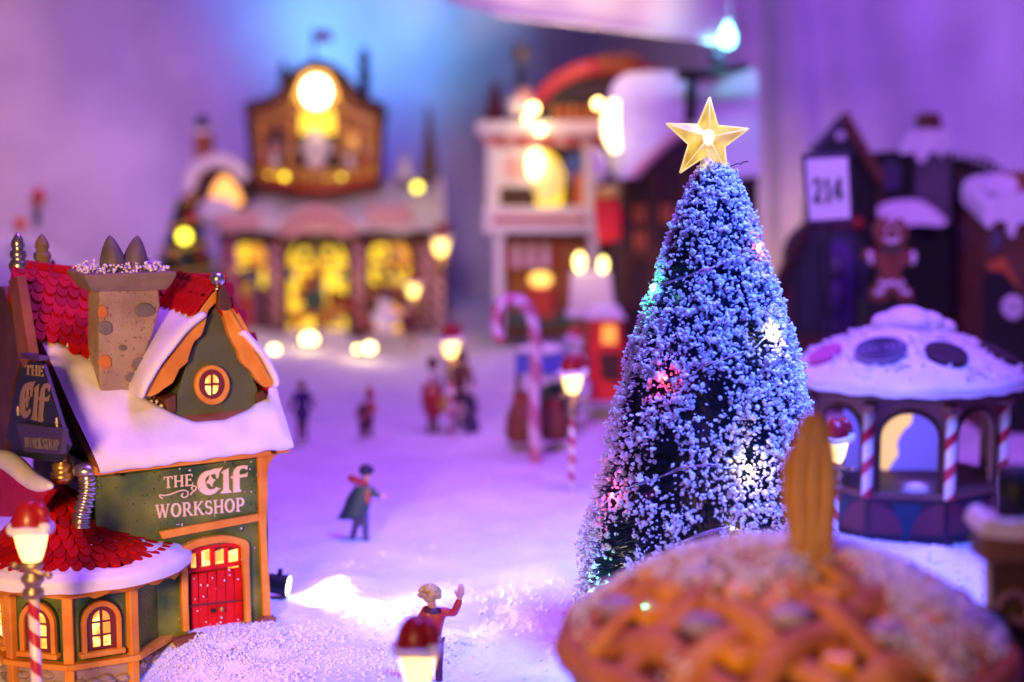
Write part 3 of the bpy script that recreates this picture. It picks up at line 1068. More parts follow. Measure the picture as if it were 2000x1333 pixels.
def tsn(a):                                      # height to which the snow reaches on the turret roof
    return interp([(-260, .2), (-200, .22), (-160, .25), (-145, .22), (-130, .15), (-118, .20), (-106, .26), (-94, .20), (-82, .13), (-70, .17), (-58, .24), (-46, .36), (-38, .46), (-26, .44), (-10, .38), (20, .3)], a)


rows = []
for j in range(13):
    r = []
    for i in range(91):
        a = -250 + 270 * i / 90
        s = tsn(a) * (j - 1) / 11
        if j == 0:
            p = trp(a, 0) + Vector((0, 0, -.035 + .02 * noise.noise(Vector((i * .22, 4, 0)))))
            p += (p - Vector((TB.x, TB.y, p.z))).normalized() * .015
        else:
            q = (j - 1) / 11
            th = .055 * (1 - q ** 4) ** .5 * (.6 + .4 * min(1, q * 5)) + .010 * noise.noise(Vector((i * .25, j * .4, 9)))
            p = trp(a, max(0, s), th)
            if j == 1:
                p += (p - Vector((TB.x, TB.y, p.z))).normalized() * .03
        r.append(p)
    rows.append(r)
eb(MB().grid(rows), 'turret_snow', SNOWP, tr, smooth=True, sub=1)
finial(122, 930, .12, 1.0, GOLD, prof=[(.06, -.04), (.075, -.01), (.07, .02), (.05, .03), (.06, .045), (.06, .07), (.04, .085), (.045, .10), (.04, .13), (.02, .17), (.022, .185), (.012, .235), (.002, .26)])
# crooked silver stove pipe
sp_ = [el(158, 1030, y=.02), el(160, 1005, y=.02), el(168, 975, y=.02), el(172, 948, y=.02), el(170, 930, y=.02)]
pth_ = bez([tuple(p) for p in sp_], 9)
pipe = eb(MB().tube(pth_, [.054 + .008 * math.sin(i * 1.75) for i in range(len(pth_))], 14), 'stove_pipe', SILVER, smooth=True)
q = el(169, 925, y=.02)
eb(MB().lathe([(.045, -.015), (.078, -.005), (.085, .02), (.075, .045), (.045, .062), (.004, .068)], q, 16), 'pipe_cap', SILVER, pipe, smooth=True)
# little snow-capped porch roof behind the turret, far left
q_ = [(-12, 892), (12, 898), (32, 910), (52, 932), (76, 948), (104, 950)]
eb(MB().tube([el(x_, y_, x=LX - .10) for x_, y_ in q_], [.05, .066, .070, .060, .056, .020], 12), 'porch_snow', SNOWP, smooth=True, sub=1)
lslab('porch_roof', [(-40, 910), (10, 912), (50, 950), (96, 958), (60, 1010), (-40, 1010)], LX - .06, .05, REDT)
point('workshop_glow', (.42, .45, .45), (1, .6, .2), 4, .1, ELF)

# ------------------------------------------------------------------ the snow-flocked tree
TY, TX = 10.0, 1381
BRIST = mat('dark_tinsel_bristle', (.016, .020, .075), .4, (.008, .03, .04), 8)
PROF = [(318, 16), (345, 42), (400, 68), (500, 101), (600, 135), (700, 166), (800, 190), (900, 210), (1000, 236), (1100, 250), (1200, 262), (1300, 270), (1340, 262)]
prof = [(fx(TX, y, TY).z, w * sc(TY)) for y, w in PROF][::-1]      # (z, r) from the bottom up
tb = fx(TX, 1340, TY)
tb.z = terrain(tb.x, tb.y) - .02
TREE = thing('christmas_tree', 'bottle-brush Christmas tree flocked with white snow, wound with fairy lights', 'tree', tb)


def tr_r(z):
    return interp(prof, z)


zlo, zhi = prof[0][0], prof[-1][0]
MB().tube([tb, Vector((tb.x, tb.y, zhi))], [.05, .02], 8).build('trunk', WOODD, TREE)
MB().lathe([(max(.01, r * .80), z) for z, r in prof] + [(.005, zhi + .01)], (tb.x, tb.y, 0), 40).build('inner_branches', BRIST, TREE, smooth=True)
rt = random.Random(5)
br = MB()


def lump(th, z):                                 # clumpy growth of the brush
    return 1 + .05 * noise.noise(Vector((math.cos(th) * 3, math.sin(th) * 3, z * 4))) + .03 * noise.noise(Vector((math.cos(th) * 8, math.sin(th) * 8, z * 9)))


def zrand():
    while True:
        z = zlo + (zhi - zlo) * rt.random()
        if rt.random() < (tr_r(z) + .12) / (prof[1][1] + .12):
            return z


for i in range(22000):
    z = zrand()
    th = rt.uniform(0, 2 * PI)
    r = tr_r(z) * lump(th, z)
    d = Vector((math.cos(th), math.sin(th), 0))
    t = Vector((-math.sin(th), math.cos(th), 0))
    c = Vector((tb.x, tb.y, z))
    a = c + d * r * .76
    e = c + d * (r * rt.uniform(.93, 1.075)) + t * rt.uniform(-.03, .03) + Vector((0, 0, rt.uniform(-.05, .035)))
    w = (t * rt.uniform(-1, 1) + Vector((0, 0, rt.uniform(-1, 1)))).normalized() * .0045
    br.add([a - w, a + w, e], [(0, 1, 2)])
tag(br.build('bristle', BRIST, TREE), 'dark glossy tinsel bristles', kind='stuff')

ICV = []
ph = (1 + 5 ** .5) / 2
for a, b in ((-1, ph), (1, ph), (-1, -ph), (1, -ph)):
    ICV.append(Vector((a, b, 0)).normalized())
for a, b in ((-1, ph), (1, ph), (-1, -ph), (1, -ph)):
    ICV.append(Vector((0, a, b)).normalized())
for a, b in ((ph, -1), (ph, 1), (-ph, -1), (-ph, 1)):
    ICV.append(Vector((a, 0, b)).normalized())
ICF = [(0, 11, 5), (0, 5, 1), (0, 1, 7), (0, 7, 10), (0, 10, 11), (1, 5, 9), (5, 11, 4), (11, 10, 2), (10, 7, 6), (7, 1, 8), (3, 9, 4), (3, 4, 2), (3, 2, 6), (3, 6, 8), (3, 8, 9), (4, 9, 5), (2, 4, 11), (6, 2, 10), (8, 6, 7), (9, 8, 1)]


def clump(m, p, r, rg, ax=None):
    s = [r * rg.uniform(.45, 1.35) for _ in range(3)]
    q = Matrix.Rotation(rg.uniform(0, 6.3), 3, 'Z') @ Matrix.Rotation(rg.uniform(0, 6.3), 3, 'X')
    m.add([p + q @ Vector((v.x * s[0], v.y * s[1], v.z * s[2])) * rg.uniform(.65, 1.25) for v in ICV], ICF)


fk = MB()
cnt = 0
while cnt < 20000:
    z = zrand()
    th = rt.uniform(0, 2 * PI)
    dn = noise.noise(Vector((math.cos(th) * 3.2, math.sin(th) * 3.2, z * 3.4 + 7)))
    bias = .66 + .22 * math.cos(th + .35) + .10 * (z - 1.2)      # the right side and the top carry more flock
    if rt.random() > bias + dn * 1.05:
        continue
    r = tr_r(z) * lump(th, z)
    rr = r * rt.uniform(.93, 1.05)
    p = Vector((tb.x + math.cos(th) * rr, tb.y + math.sin(th) * rr, z))
    size = .0060 + .0115 * rt.random() ** 2.2
    clump(fk, p, size, rt)
    if rt.random() < .5:
        clump(fk, p + Vector((rt.uniform(-1, 1), rt.uniform(-1, 1), rt.uniform(-1, 1))) * size * 1.2, size * .75, rt)
    if rt.random() < .075:                        # a lump of several crumbs stuck together
        for _ in range(rt.randint(3, 7)):
            clump(fk, p + Vector((rt.uniform(-1, 1), rt.uniform(-1, 1), rt.uniform(-1, 1))) * .018, rt.uniform(.008, .016), rt)
    cnt += 1
tag(fk.build('snow_flock', FLOCK, TREE, smooth=False), 'white crumbs of artificial snow on the bristles', kind='stuff')

# the fairy lights wound round it
LS = thing('fairy_light_string', 'thin wire string of coloured fairy lights wound round the flocked tree', 'string lights', tb)
WIRE = mat('clear_wire', (.55, .52, .55), .25, metal=.7)


def on_tree(px, py, k=1.03):
    """front point of the tree's skin under a photo pixel"""
    z = fx(px, py, TY - .6).z
    for _ in range(4):
        r = tr_r(z) * k
        x = fx(px, py, TY).x - tb.x
        x = max(-r * .995, min(r * .995, x))
        y = TY - math.sqrt(max(0, r * r - x * x))
        p = fx(px, py, y)
        z = p.z
    return p


bulbs = [(1275, 562, (.05, 1.0, .35), 1.05), (1474, 482, (1, .10, .22), 1.02), (1502, 655, (1, .72, .40), 1.06), (1300, 738, (1, .03, .03), .90),
         (1462, 915, (1, .70, .30), 1.06), (1196, 968, (1, .06, .14), 1.02), (1186, 1140, (.15, 1.0, .55), .98), (1430, 1030, (1, .55, .2), .85)]
GM = {}
for i, (px, py, colr, kk) in enumerate(bulbs):
    p = on_tree(px, py, kk)
    g = glow('fairy_bulb_%d' % i, tuple(min(1, c + .12) for c in colr), 22 if i in (0, 2, 4) else 10)
    MB().ball(p, .016 if i in (0, 2, 4) else .012, 8, 6, (1, 1, 1.3)).build('bulb', g, LS, smooth=True)
    outw = Vector((p.x - tb.x, p.y - tb.y, 0)).normalized()
    point('bulb_glow', p + outw * .035 - tb, colr, (2.0, 1.2, 2.2, 1.4, 2.2, 1.8, 2.4, .6)[i], .02, LS)
def wire(pts):
    w = []
    for px, py in bez(pts, 8):
        w.append(on_tree(px, py, 1.055))
    m = MB().tube(w, .0032, 5)
    m.tube([q + Vector((.002, -.004, .008 + .006 * math.sin(i * .5))) for i, q in enumerate(w)], .0032, 5)
    m.build('wire', WIRE, LS, smooth=True)


wire([(1180, 985), (1215, 958), (1255, 945), (1300, 928), (1345, 913), (1380, 911), (1420, 914), (1465, 916), (1510, 905), (1550, 900)])
wire([(1300, 745), (1345, 735), (1375, 716), (1420, 700), (1465, 686), (1502, 655), (1535, 648)])
wire([(1275, 565), (1320, 548), (1370, 532), (1410, 516), (1445, 504), (1474, 482)])
wire([(1130, 1170), (1186, 1142), (1250, 1110), (1330, 1060), (1430, 1030)])

# the star on top
STP = bpy.data.materials.new('yellow_clear_plastic')
STP.use_nodes = True
_n, _l = STP.node_tree.nodes, STP.node_tree.links
_p = _n['Principled BSDF']
for k_, v_ in (('Base Color', (.35, .22, .02, 1)), ('Roughness', .08), ('Alpha', .70), ('Coat Weight', .8)):
    _p.inputs[k_].default_value = v_
_t = _n.new('ShaderNodeTexCoord')
_z = _n.new('ShaderNodeTexNoise')
_z.inputs['Scale'].default_value = 9.0
_l.new(_t.outputs['Object'], _z.inputs['Vector'])
_r = _n.new('ShaderNodeValToRGB')
_r.color_ramp.elements[0].position, _r.color_ramp.elements[1].position = .36, .66
_r.color_ramp.elements[0].color, _r.color_ramp.elements[1].color = (.46, .26, .02, 1), (1.05, .78, .13, 1)
_l.new(_z.outputs['Fac'], _r.inputs['Fac'])
_l.new(_r.outputs['Color'], _p.inputs['Emission Color'])  # patchy emission stands in for bulb light refracted by the facets
_p.inputs['Emission Strength'].default_value = 1.0
RIMP = mat('bright_star_edge', (.9, .6, .15), .15, emit=.75, ecol=(1.0, .72, .30))
sy = TY - .03
sc0 = fx(1382, 268, sy)
STAR = thing('star_topper', 'glowing yellow clear plastic star on top of the flocked tree', 'star', fx(1382, 330, sy))
tips = [(1386, 190), (1462, 252), (1421, 342), (1328, 338), (1301, 242)]
inn = [(1402, 246), (1415, 287), (1380, 303), (1345, 282), (1363, 244)]
out = [q for t_ in zip(tips, inn) for q in t_]
vs = [fx(x, y, sy) for x, y in out]
n = len(vs)
star = MB()
F, B = sc0 + Vector((0, -.075, 0)), sc0 + Vector((0, .075, 0))
star.add(vs + [F, B], [(i, (i + 1) % n, n) for i in range(n)] + [((i + 1) % n, i, n + 1) for i in range(n)])
star.build('star_shell', STP, STAR)
edge = MB()
for i in range(n):
    edge.tube([vs[i], vs[(i + 1) % n]], .0055, 6)
edge.build('rim', RIMP, STAR, smooth=True)
rid = MB()
for i in range(0, n, 2):
    rid.tube([vs[i] + Vector((0, -.004, 0)), F + Vector((0, -.004, 0))], .004, 5)
rid.build('ridge', RIMP, STAR, smooth=True)
MB().ball(sc0 + Vector((0, -.05, 0)), .036, 12, 8, (.9, .9, 1.25)).build('bulb', glow('star_bulb', (1, .80, .42), 16), STAR, smooth=True)
CLR = mat('clear_plastic', (.8, .8, .85), .1, alpha=.35, coat=.5)
q = fx(1383, 330, sy)
MB().lathe([(.045, -.02), (.05, .02), (.042, .06), (.036, .10), (.02, .115)], q, 12).build('socket', CLR, STAR, smooth=True)
point('star_glow', sc0 + Vector((0, .0, -.16)) - STAR.location, (1, .66, .22), .5, .05, STAR)
tw = [fx(1412, 330, sy), fx(1428, 325, sy), fx(1440, 320, sy), fx(1446, 321, sy), fx(1452, 317, sy), fx(1461, 316, sy - .02)]
MB().tube(tw, .0035, 5).build('wire_end', BLACK, STAR)

# ------------------------------------------------------------------ street lamps
GLASS = glow('lamp_glass', (1.0, .66, .19), 2.7)
CANDY = stripes('candy_cane_stripe', (.75, .70, .70), (.45, .02, .05), 6.5, 1.0, .52)
BRONZE = mat('bronze_paint', (.32, .22, .14), .35, metal=.7)
FUR = mat('white_fur_trim', (.80, .78, .80), .85, bump=.5, bs=40)


def lamp_proto():
    r = thing('street_lamp', 'x', 'street lamp', (0, 0, 0), 0, 'candy-striped street lamps with red hats')
    MB().tube([(0, 0, -.3), (0, 0, .72)], .030, 14).build('pole', CANDY, r, smooth=True)
    MB().lathe([(.030, .68), (.055, .69), (.058, .72), (.04, .74), (.05, .765), (.062, .775), (.062, .795), (.045, .81), (.05, .84), (.06, .86), (.052, .885)], (0, 0, 0), 14).build('collar', BRONZE, r, smooth=True)
    MB().tube([(-.095, -.0, .86), (.02, -.055, .84), (.10, -.085, .825)], .013, 8).ball((-.095, 0, .86), .02).ball((.10, -.085, .825), .02).build('ladder_bar', BRONZE, r, smooth=True)
    MB().lathe([(.030, .872), (.046, .88), (.060, .91), (.075, .96), (.088, 1.02), (.092, 1.055), (.085, 1.065)], (0, 0, 0), 18).build('glass', GLASS, r, smooth=True)
    ht = MB().lathe([(.098, 1.06), (.098, 1.09), (.09, 1.13), (.078, 1.165), (.055, 1.20), (.03, 1.215), (.004, 1.218)], (-.004, 0, 0), 16)
    ht.tube([(.03, -.03, 1.19), (.075, -.055, 1.15), (.088, -.07, 1.10)], [.05, .035, .025], 10)
    hat = ht.build('hat', REDF, r, smooth=True)
    b = MB()
    ring = [(.104 * math.cos(a), .104 * math.sin(a), 1.062 + .006 * math.sin(3 * a)) for a in [2 * PI * k / 20 for k in range(21)]]
    b.tube(ring, .023, 8, caps=False)
    b.build('brim', FUR, hat, smooth=True)
    MB().ball((.085, -.075, 1.078), .036, 10, 7).build('pompom', FUR, hat, smooth=True)
    point('lamp_glow', (0, -.14, .92), (1.0, .58, .20), 2.0, .08, r)
    return r


def copy_tree(o, parent=None):
    c = o.copy()
    if o.type == 'LIGHT':
        c.data = o.data.copy()
    COL.objects.link(c)
    c.parent = parent
    for ch_ in list(o.children):
        copy_tree(ch_, c)
    return c


LAMP = lamp_proto()
spots = [(58, 975, 8.8, 1.0, .1, 'candy-striped lamp with red hat in front of the turret, far left', 1.1),
         (815, 1203, 7.7, 1.0, .0, 'nearest lamp, its red hat in front of the waving person', 1.0),
         (1118, 692, 14.3, 1.0, .3, 'lamp standing right beside the big candy cane', 1.6),
         (880, 632, 16.7, 1.0, .2, 'lamp standing among the family in red', 2.6),
         (861, 438, 23.2, 1.25, 0, 'tall lamp at the right corner of the toy shop', 4.0),
         (806, 534, 22.6, .92, .4, 'lamp in front of the toy shop, right of its doorway', 3.5),
         (1634, 818, 11.7, .92, .8, 'lamp half hidden behind the tan wafer, by the gazebo', .5)]
for i, (px, py, Y, s, rz, lab, pw) in enumerate(spots):
    o = LAMP if i == 0 else copy_tree(LAMP)
    p = fx(px, py, Y)
    o.location = (p.x, p.y, p.z - 1.218 * s)
    o.scale = (s, s, s)
    o.rotation_euler = (0, 0, rz)
    o['label'] = lab
    for ch_ in o.children:
        if ch_.type == 'LIGHT':
            ch_.data.energy = pw

# ------------------------------------------------------------------ people (figurines)
def skin(name, nodes, edges, mt, parent, Y, sub=2):
    """nodes: key -> (px, py, depth, radius px)"""
    keys = list(nodes)
    inv = inv_of(parent)
    me = bpy.data.meshes.new(name)
    me.from_pydata([inv @ (fx(nodes[k][0], nodes[k][1], Y + nodes[k][2] * sc(Y))) for k in keys], [(keys.index(a), keys.index(b)) for a, b in edges], [])
    me.materials.append(mt)
    o = link(bpy.data.objects.new(name, me), parent)
    m = o.modifiers.new('skin', 'SKIN')
    m.use_smooth_shade = True
    if not me.skin_vertices:
        return o
    for i, k in enumerate(keys):
        r = nodes[k][3] * sc(Y)
        me.skin_vertices[0].data[i].radius = (r, r)
        me.skin_vertices[0].data[i].use_root = (i == 0)
    s = o.modifiers.new('sub', 'SUBSURF')
    s.levels = s.render_levels = sub
    return o


def figure(label, px, py, Y, joints, group=None, body=SKIN, trousers=None, coat=None, cat='person'):
    """joints in photo pixels round the foot point (px, py): hip chest neck head, shoulders/elbows/hands, knees/feet"""
    base = fx(px, py, Y)
    r = thing('person', label, cat, base, 0, group)
    g = max(.5, .0)
    J = {k: (px + v[0], py - v[1], v[2], v[3]) for k, v in joints.items()}
    E = [('hip', 'chest'), ('chest', 'neck'), ('neck', 'head'), ('head', 'crown')]
    for s in 'lr':
        E += [('chest', s + 'sh'), (s + 'sh', s + 'el'), (s + 'el', s + 'ha'), ('hip', s + 'hp'), (s + 'hp', s + 'kn'), (s + 'kn', s + 'ft'), (s + 'ft', s + 'to')]
        if s + 'tip' in J:
            E.append((s + 'ha', s + 'tip'))
    skin('body', J, E, body, r, Y)
    if trousers:
        K_ = ['hip'] + [s + q for s in 'lr' for q in ('hp', 'kn', 'ft', 'to')]
        D = {k: (J[k][0], J[k][1], J[k][2], J[k][3] * 1.14 + .6) for k in K_}
        skin('trousers', D, [e for e in E if e[0] in D and e[1] in D], trousers, r, Y)
    if coat:
        D = {}
        for k in ['chest', 'hip', 'neck'] + [s + q for s in 'lr' for q in ('sh', 'el')]:
            f = 1.16
            D[k] = (J[k][0], J[k][1], J[k][2], J[k][3] * f + .8)
        D['neck'] = (J['neck'][0], J['neck'][1] + 1, J['neck'][2], J['neck'][3] * 1.15 + .5)
        Ec = [('chest', 'hip'), ('chest', 'neck')]
        for s in 'lr':
            a, b = J[s + 'el'], J[s + 'ha']
            D[s + 'cf'] = tuple(a[i] + (b[i] - a[i]) * .72 for i in range(3)) + (b[3] * 1.25 + .6,)
            Ec += [('chest', s + 'sh'), (s + 'sh', s + 'el'), (s + 'el', s + 'cf')]
        skin('coat', D, Ec, coat, r, Y)
    return r


def px_ball(name, x, y, Y, rx, ry, mt, parent, dy=0.0, rd=None):
    c = fx(x, y, Y + dy * sc(Y))
    k = sc(Y)
    return MB().ball(c, 1.0, 12, 8, (rx * k, (rd or rx) * k, ry * k)).build(name, mt, parent, smooth=True)


def std(h, lean=0, la=((-.13, .66, 0), (-.15, .50, -.03)), ra=((.13, .66, 0), (.15, .50, -.03)), lk=(-.045, .27, 0), lf=(-.05, .02, 0), rk=(.045, .27, 0), rf_=(.05, .02, 0), wide=1.0):
    """upright skeleton of height h (pixels); entries are fractions of h"""
    J = {'hip': (0, .50, 0, .060 * wide), 'chest': (lean * .6, .70, 0, .072 * wide), 'neck': (lean, .83, 0, .030), 'head': (lean, .915, 0, .058), 'crown': (lean, .965, 0, .045)}
    for s, sg_, (e, hn), kn, ft in (('l', -1, la, lk, lf), ('r', 1, ra, rk, rf_)):
        J[s + 'sh'] = (lean * .8 + sg_ * .095 * wide, .775, 0, .036)
        J[s + 'el'] = (e[0] + lean, e[1], e[2], .028)
        J[s + 'ha'] = (hn[0] + lean, hn[1], hn[2], .024)
        J[s + 'hp'] = (sg_ * .045, .46, 0, .046 * wide)
        J[s + 'kn'] = (kn[0], kn[1], kn[2], .034)
        J[s + 'ft'] = (ft[0], ft[1], ft[2], .028)
        J[s + 'to'] = (ft[0] * 1.1, max(.015, ft[1] - .005), ft[2] - .06, .022)
    return {k: tuple(q * h for q in v) for k, v in J.items()}


NAVY = mat('navy_paint', (.02, .02, .045), .5)
DKGRN = mat('dark_green_paint', (.035, .085, .06), .5)
GREYB = mat('blue_grey_paint', (.10, .09, .14), .5)
DKRED = mat('dark_red_paint', (.10, .012, .03), .5)
ORNG = mat('orange_paint', (.55, .14, .03), .5)
BROWN = mat('brown_figurine_paint', (.20, .08, .035), .55)
PURP = mat('violet_figurine_paint', (.06, .03, .13), .5)
BLOND = mat('blond_hair_paint', (.62, .45, .12), .5, (.42, .28, .08), 14, bump=.4, bs=30)
BEARD = mat('white_beard_paint', (.78, .72, .70), .7)
YELP = mat('yellow_paint', (.65, .48, .08), .5)

# the man striding to the right, scarf blowing behind him
Y = 12.6
J = {'hip': (8, 62, 0, 11), 'chest': (13, 96, 0, 13), 'neck': (17, 116, 0, 5.5), 'head': (21, 133, 0, 9.5), 'crown': (20, 143, 1, 8.5), 'nose': (33, 133, 0, 2.0),
     'rsh': (25, 107, -8, 6), 'rel': (40, 94, -14, 5), 'rha': (53, 92, -18, 4), 'rtip': (59, 92, -19, 3),
     'lsh': (0, 106, 8, 6.5), 'lel': (-16, 84, 8, 5.5), 'lha': (-24, 70, 6, 4), 'ltip': (-26, 64, 5, 3),
     'lhp': (3, 54, 4, 8.5), 'lkn': (-3, 30, 2, 6.5), 'lft': (-10, 9, 4, 5), 'lto': (-2, 4, -2, 4.5),
     'rhp': (13, 54, -4, 8.5), 'rkn': (17, 30, -5, 6.5), 'rft': (17, 6, -3, 5), 'rto': (27, 3, -6, 4.5)}
b0 = (697, 1062)
P1 = figure('man in dark green coat and trailing red scarf striding right across the snow', *b0, Y, J, trousers=GREYB, coat=None)
px_ = lambda x, y: (b0[0] + x, b0[1] - y)
# open coat with a flared back skirt and an orange front
rows = []
for j in range(10):
    v = j / 9
    cx = 14 + (-6 - 14) * v ** 1.2
    w = 17 + 11 * v ** .8
    cy = 112 - 62 * v
    rr = []
    for i in range(15):
        a = math.radians(-30 + 300 * i / 14)
        g = 1 + .08 * math.cos(a * 6) * v
        sx = cx + w * 1.15 * math.cos(a + PI * .30) * g * .95
        rr.append(fx(b0[0] + sx, b0[1] - cy - 4 * v * math.cos(a), Y + w * math.sin(a + PI * .30) * g * .75 * sc(Y)))
    rows.append(rr)
MB().grid(rows, (0, .002, .002)).build('coat', DKGRN, P1, smooth=True)
for s, nodes in (('r', ('rsh', 'rel', 'rha')), ('l', ('lsh', 'lel', 'lha'))):
    D = {k: (b0[0] + J[k][0], b0[1] - J[k][1], J[k][2], J[k][3] * 1.3) for k in nodes}
    e, h_ = D[nodes[1]], D[nodes[2]]
    D[nodes[2]] = tuple(e[i] + (h_[i] - e[i]) * .7 for i in range(3)) + (5.2,)
    skin('sleeve', D, [(nodes[0], nodes[1]), (nodes[1], nodes[2])], DKGRN, P1, Y)
skin('waistcoat', {'a': (b0[0] + 20, b0[1] - 108, -6, 8), 'b': (b0[0] + 19, b0[1] - 90, -7, 9.5), 'c': (b0[0] + 14, b0[1] - 66, -5, 9.5)}, [('a', 'b'), ('b', 'c')], ORNG, P1, Y)
skin('scarf', {'a': (b0[0] + 24, b0[1] - 117, -7, 5), 'b': (b0[0] + 12, b0[1] - 119, -6, 6), 'c': (b0[0] + 2, b0[1] - 122, 0, 8.5), 'd': (b0[0] - 10, b0[1] - 127, 2, 9.5), 'e': (b0[0] - 18, b0[1] - 131, 3, 4)}, [('a', 'b'), ('b', 'c'), ('c', 'd'), ('d', 'e')], REDC, P1, Y)
px_ball('hair', b0[0] + 18, b0[1] - 143, Y, 14.5, 12.5, NAVY, P1, 2)
px_ball('cap_peak', b0[0] + 29, b0[1] - 144, Y, 6.5, 3, NAVY, P1, -3)

# dark man seen from behind
Y = 16.4
h = 120
P2 = figure('man in dark purple coat seen from behind, left of the child in red', 590, 862, Y, std(h, la=((-.17, .62, 0), (-.22, .46, .02)), ra=((.16, .62, 0), (.20, .50, .02)), wide=1.15), trousers=DKRED, coat=PURP, group='people walking in the square')
px_ball('hair', 589, 752, Y, 9, 8.5, MAROON, P2, 2)
px_ball('coat_skirt', 590, 806, Y, 17, 15, PURP, P2)
# adult and child in red
Y = 16.5
P3 = figure('child in red coat and green scarf beside the tall one in orange', 708, 856, Y, std(72, wide=1.35), trousers=DKRED, coat=REDC, group='people walking in the square')
px_ball('scarf', 707, 803, Y, 9, 6, DKGRN, P3, -3)
px_ball('hood', 708, 794, Y, 8, 8, DKGRN, P3, 2)
P3 = figure('child with red pointed hat and orange coat behind the small one', 722, 850, Y + .25, std(78, wide=1.1), trousers=DKRED, coat=ORNG, group='people walking in the square')
MB().lathe([(.05, 0), (.045, .03), (.03, .08), (.012, .13), (.003, .15)], fx(722, 778, Y + .25), 10).build('hat', REDC, P3, smooth=True)
# the family round the lamp
Y = 16.9
P4 = figure('bearded person in red robe and red hat left of the lamp', 845, 853, Y, std(128, wide=1.3, ra=((.13, .60, -.1), (.16, .52, -.14))), trousers=BROWN, coat=REDC, group='family round the lamp')
px_ball('beard', 857, 734, Y, 10, 15, BEARD, P4, -8)
px_ball('hat', 845, 710, Y, 11, 14, DKRED, P4, 2)
px_ball('robe', 846, 790, Y, 22, 30, REDC, P4)
px_ball('parcel', 868, 790, Y, 14, 17, YELP, P4, -14)
P5 = figure('person in brown hood and blue coat right behind the lamp', 898, 846, Y + .35, std(165, wide=1.0), trousers=NAVY, coat=BROWN, group='family round the lamp')
px_ball('hood', 899, 700, Y + .35, 15, 17, BROWN, P5)
P6 = figure('small child in dark purple dress right of the lamp', 921, 853, Y, std(82, wide=1.2, la=((-.16, .7, -.05), (-.22, .78, -.08))), trousers=PURP, coat=PURP, group='family round the lamp')
MB().lathe([(.085, 0), (.09, .03), (.07, .14), (.045, .22), (.03, .25)], fx(921, 853, Y), 12).build('dress', PURP, P6, smooth=True)
px_ball('hair', 921, 779, Y, 9, 10, BLACKG, P6, 1)
P7 = figure('child with pale face and cream coat between the lamp and the dark child', 897, 838, Y + .15, std(60, wide=1.5), trousers=BEARD, coat=BEARD, group='family round the lamp')

# the person waving, seen from behind in front
Y = 9.45
bx, by = 848, 1352
J = std(206, wide=1.05, la=((-.15, .62, -.03), (-.17, .50, -.08)), ra=((.16, .74, -.04), (.215, .90, -.04)))
J['rsh'] = (24, 158, 0, 7.5)
J['rel'] = (40, 152, -4, 7)
J['rha'] = (50, 184, -6, 5.5)
J['rtip'] = (53, 193, -6, 6.5)
J['head'] = (-8, 182, 0, 12)
J['crown'] = (-9, 194, 0, 10)
J['neck'] = (-4, 168, 0, 8)
P8 = figure('blond person in red coat waving with a raised right hand, seen from behind', bx, by, Y, J, trousers=DKRED, coat=REDC)
D = {'a': (bx + 24, by - 158, 0, 9), 'b': (bx + 38, by - 153, -4, 9.5), 'c': (bx + 47, by - 172, -6, 8.5), 'd': (bx + 50.5, by - 184, -6, 7.5)}
skin('sleeve', D, [('a', 'b'), ('b', 'c'), ('c', 'd')], REDC, P8, Y)
hx, hy = bx + 52, by - 191
hd = MB()
for k, (dx, ln_, dz) in enumerate(((-5, 17, 0), (-1.7, 20, -.5), (1.8, 19, -.5), (5, 15, 0))):
    hd.tube([fx(hx + dx * .7, hy + 2, Y - .03), fx(hx + dx * .9, hy - ln_ * .55, Y - .035), fx(hx + dx * .75 + 1, hy - ln_, Y - .04)], [3.1 * sc(Y), 3.0 * sc(Y), 2.1 * sc(Y)], 8)
hd.tube([fx(hx - 6, hy + 4, Y - .03), fx(hx - 10, hy - 4, Y - .04), fx(hx - 10, hy - 9, Y - .045)], [3 * sc(Y), 2.7 * sc(Y), 2 * sc(Y)], 8)
hd.build('hand', SKIN, P8, smooth=True)
rows = []
hr = MB()
for a in range(70):
    th_, ph_ = RND.uniform(0, 2 * PI), RND.uniform(-.5, 1.35)
    c = Vector((math.cos(th_) * math.cos(ph_) * 18, math.sin(th_) * math.cos(ph_) * 15, math.sin(ph_) * 17))
    if c.y < -10 and c.z < -4:
        continue
    hr.ball(fx(bx - 9 + c.x, by - 191 - c.z, Y + c.y * sc(Y)), 6.2 * sc(Y), 7, 5, (1.2, 1, .8))
hr.ball(fx(bx - 9, by - 190, Y), 17 * sc(Y), 12, 8, (1, .9, 1))
hr.build('hair', BLOND, P8, smooth=True)
MB().tube([fx(bx - 16, by - 160, Y - .02), fx(bx - 4, by - 157, Y - .06), fx(bx + 10, by - 159, Y - .02)], .018, 8).build('collar', DKRED, P8, smooth=True)

# elf on the far hill
Y = 20.4
P9 = figure('small elf in yellow and green with a red hat on the snow hill', 72, 446, Y, std(78, wide=1.2), trousers=DKGRN, coat=YELP)
MB().lathe([(.10, 0), (.085, .05), (.05, .12), (.02, .17)], fx(76, 392, Y), 10).build('hat', REDC, P9, smooth=True)
c = fx(40, 438, Y)
tag(MB().ball(c, .085, 14, 9).build('ball', mat('orange_ball', (.8, .22, .04), .4), smooth=True), 'orange ball beside the small elf on the hill', 'ball')

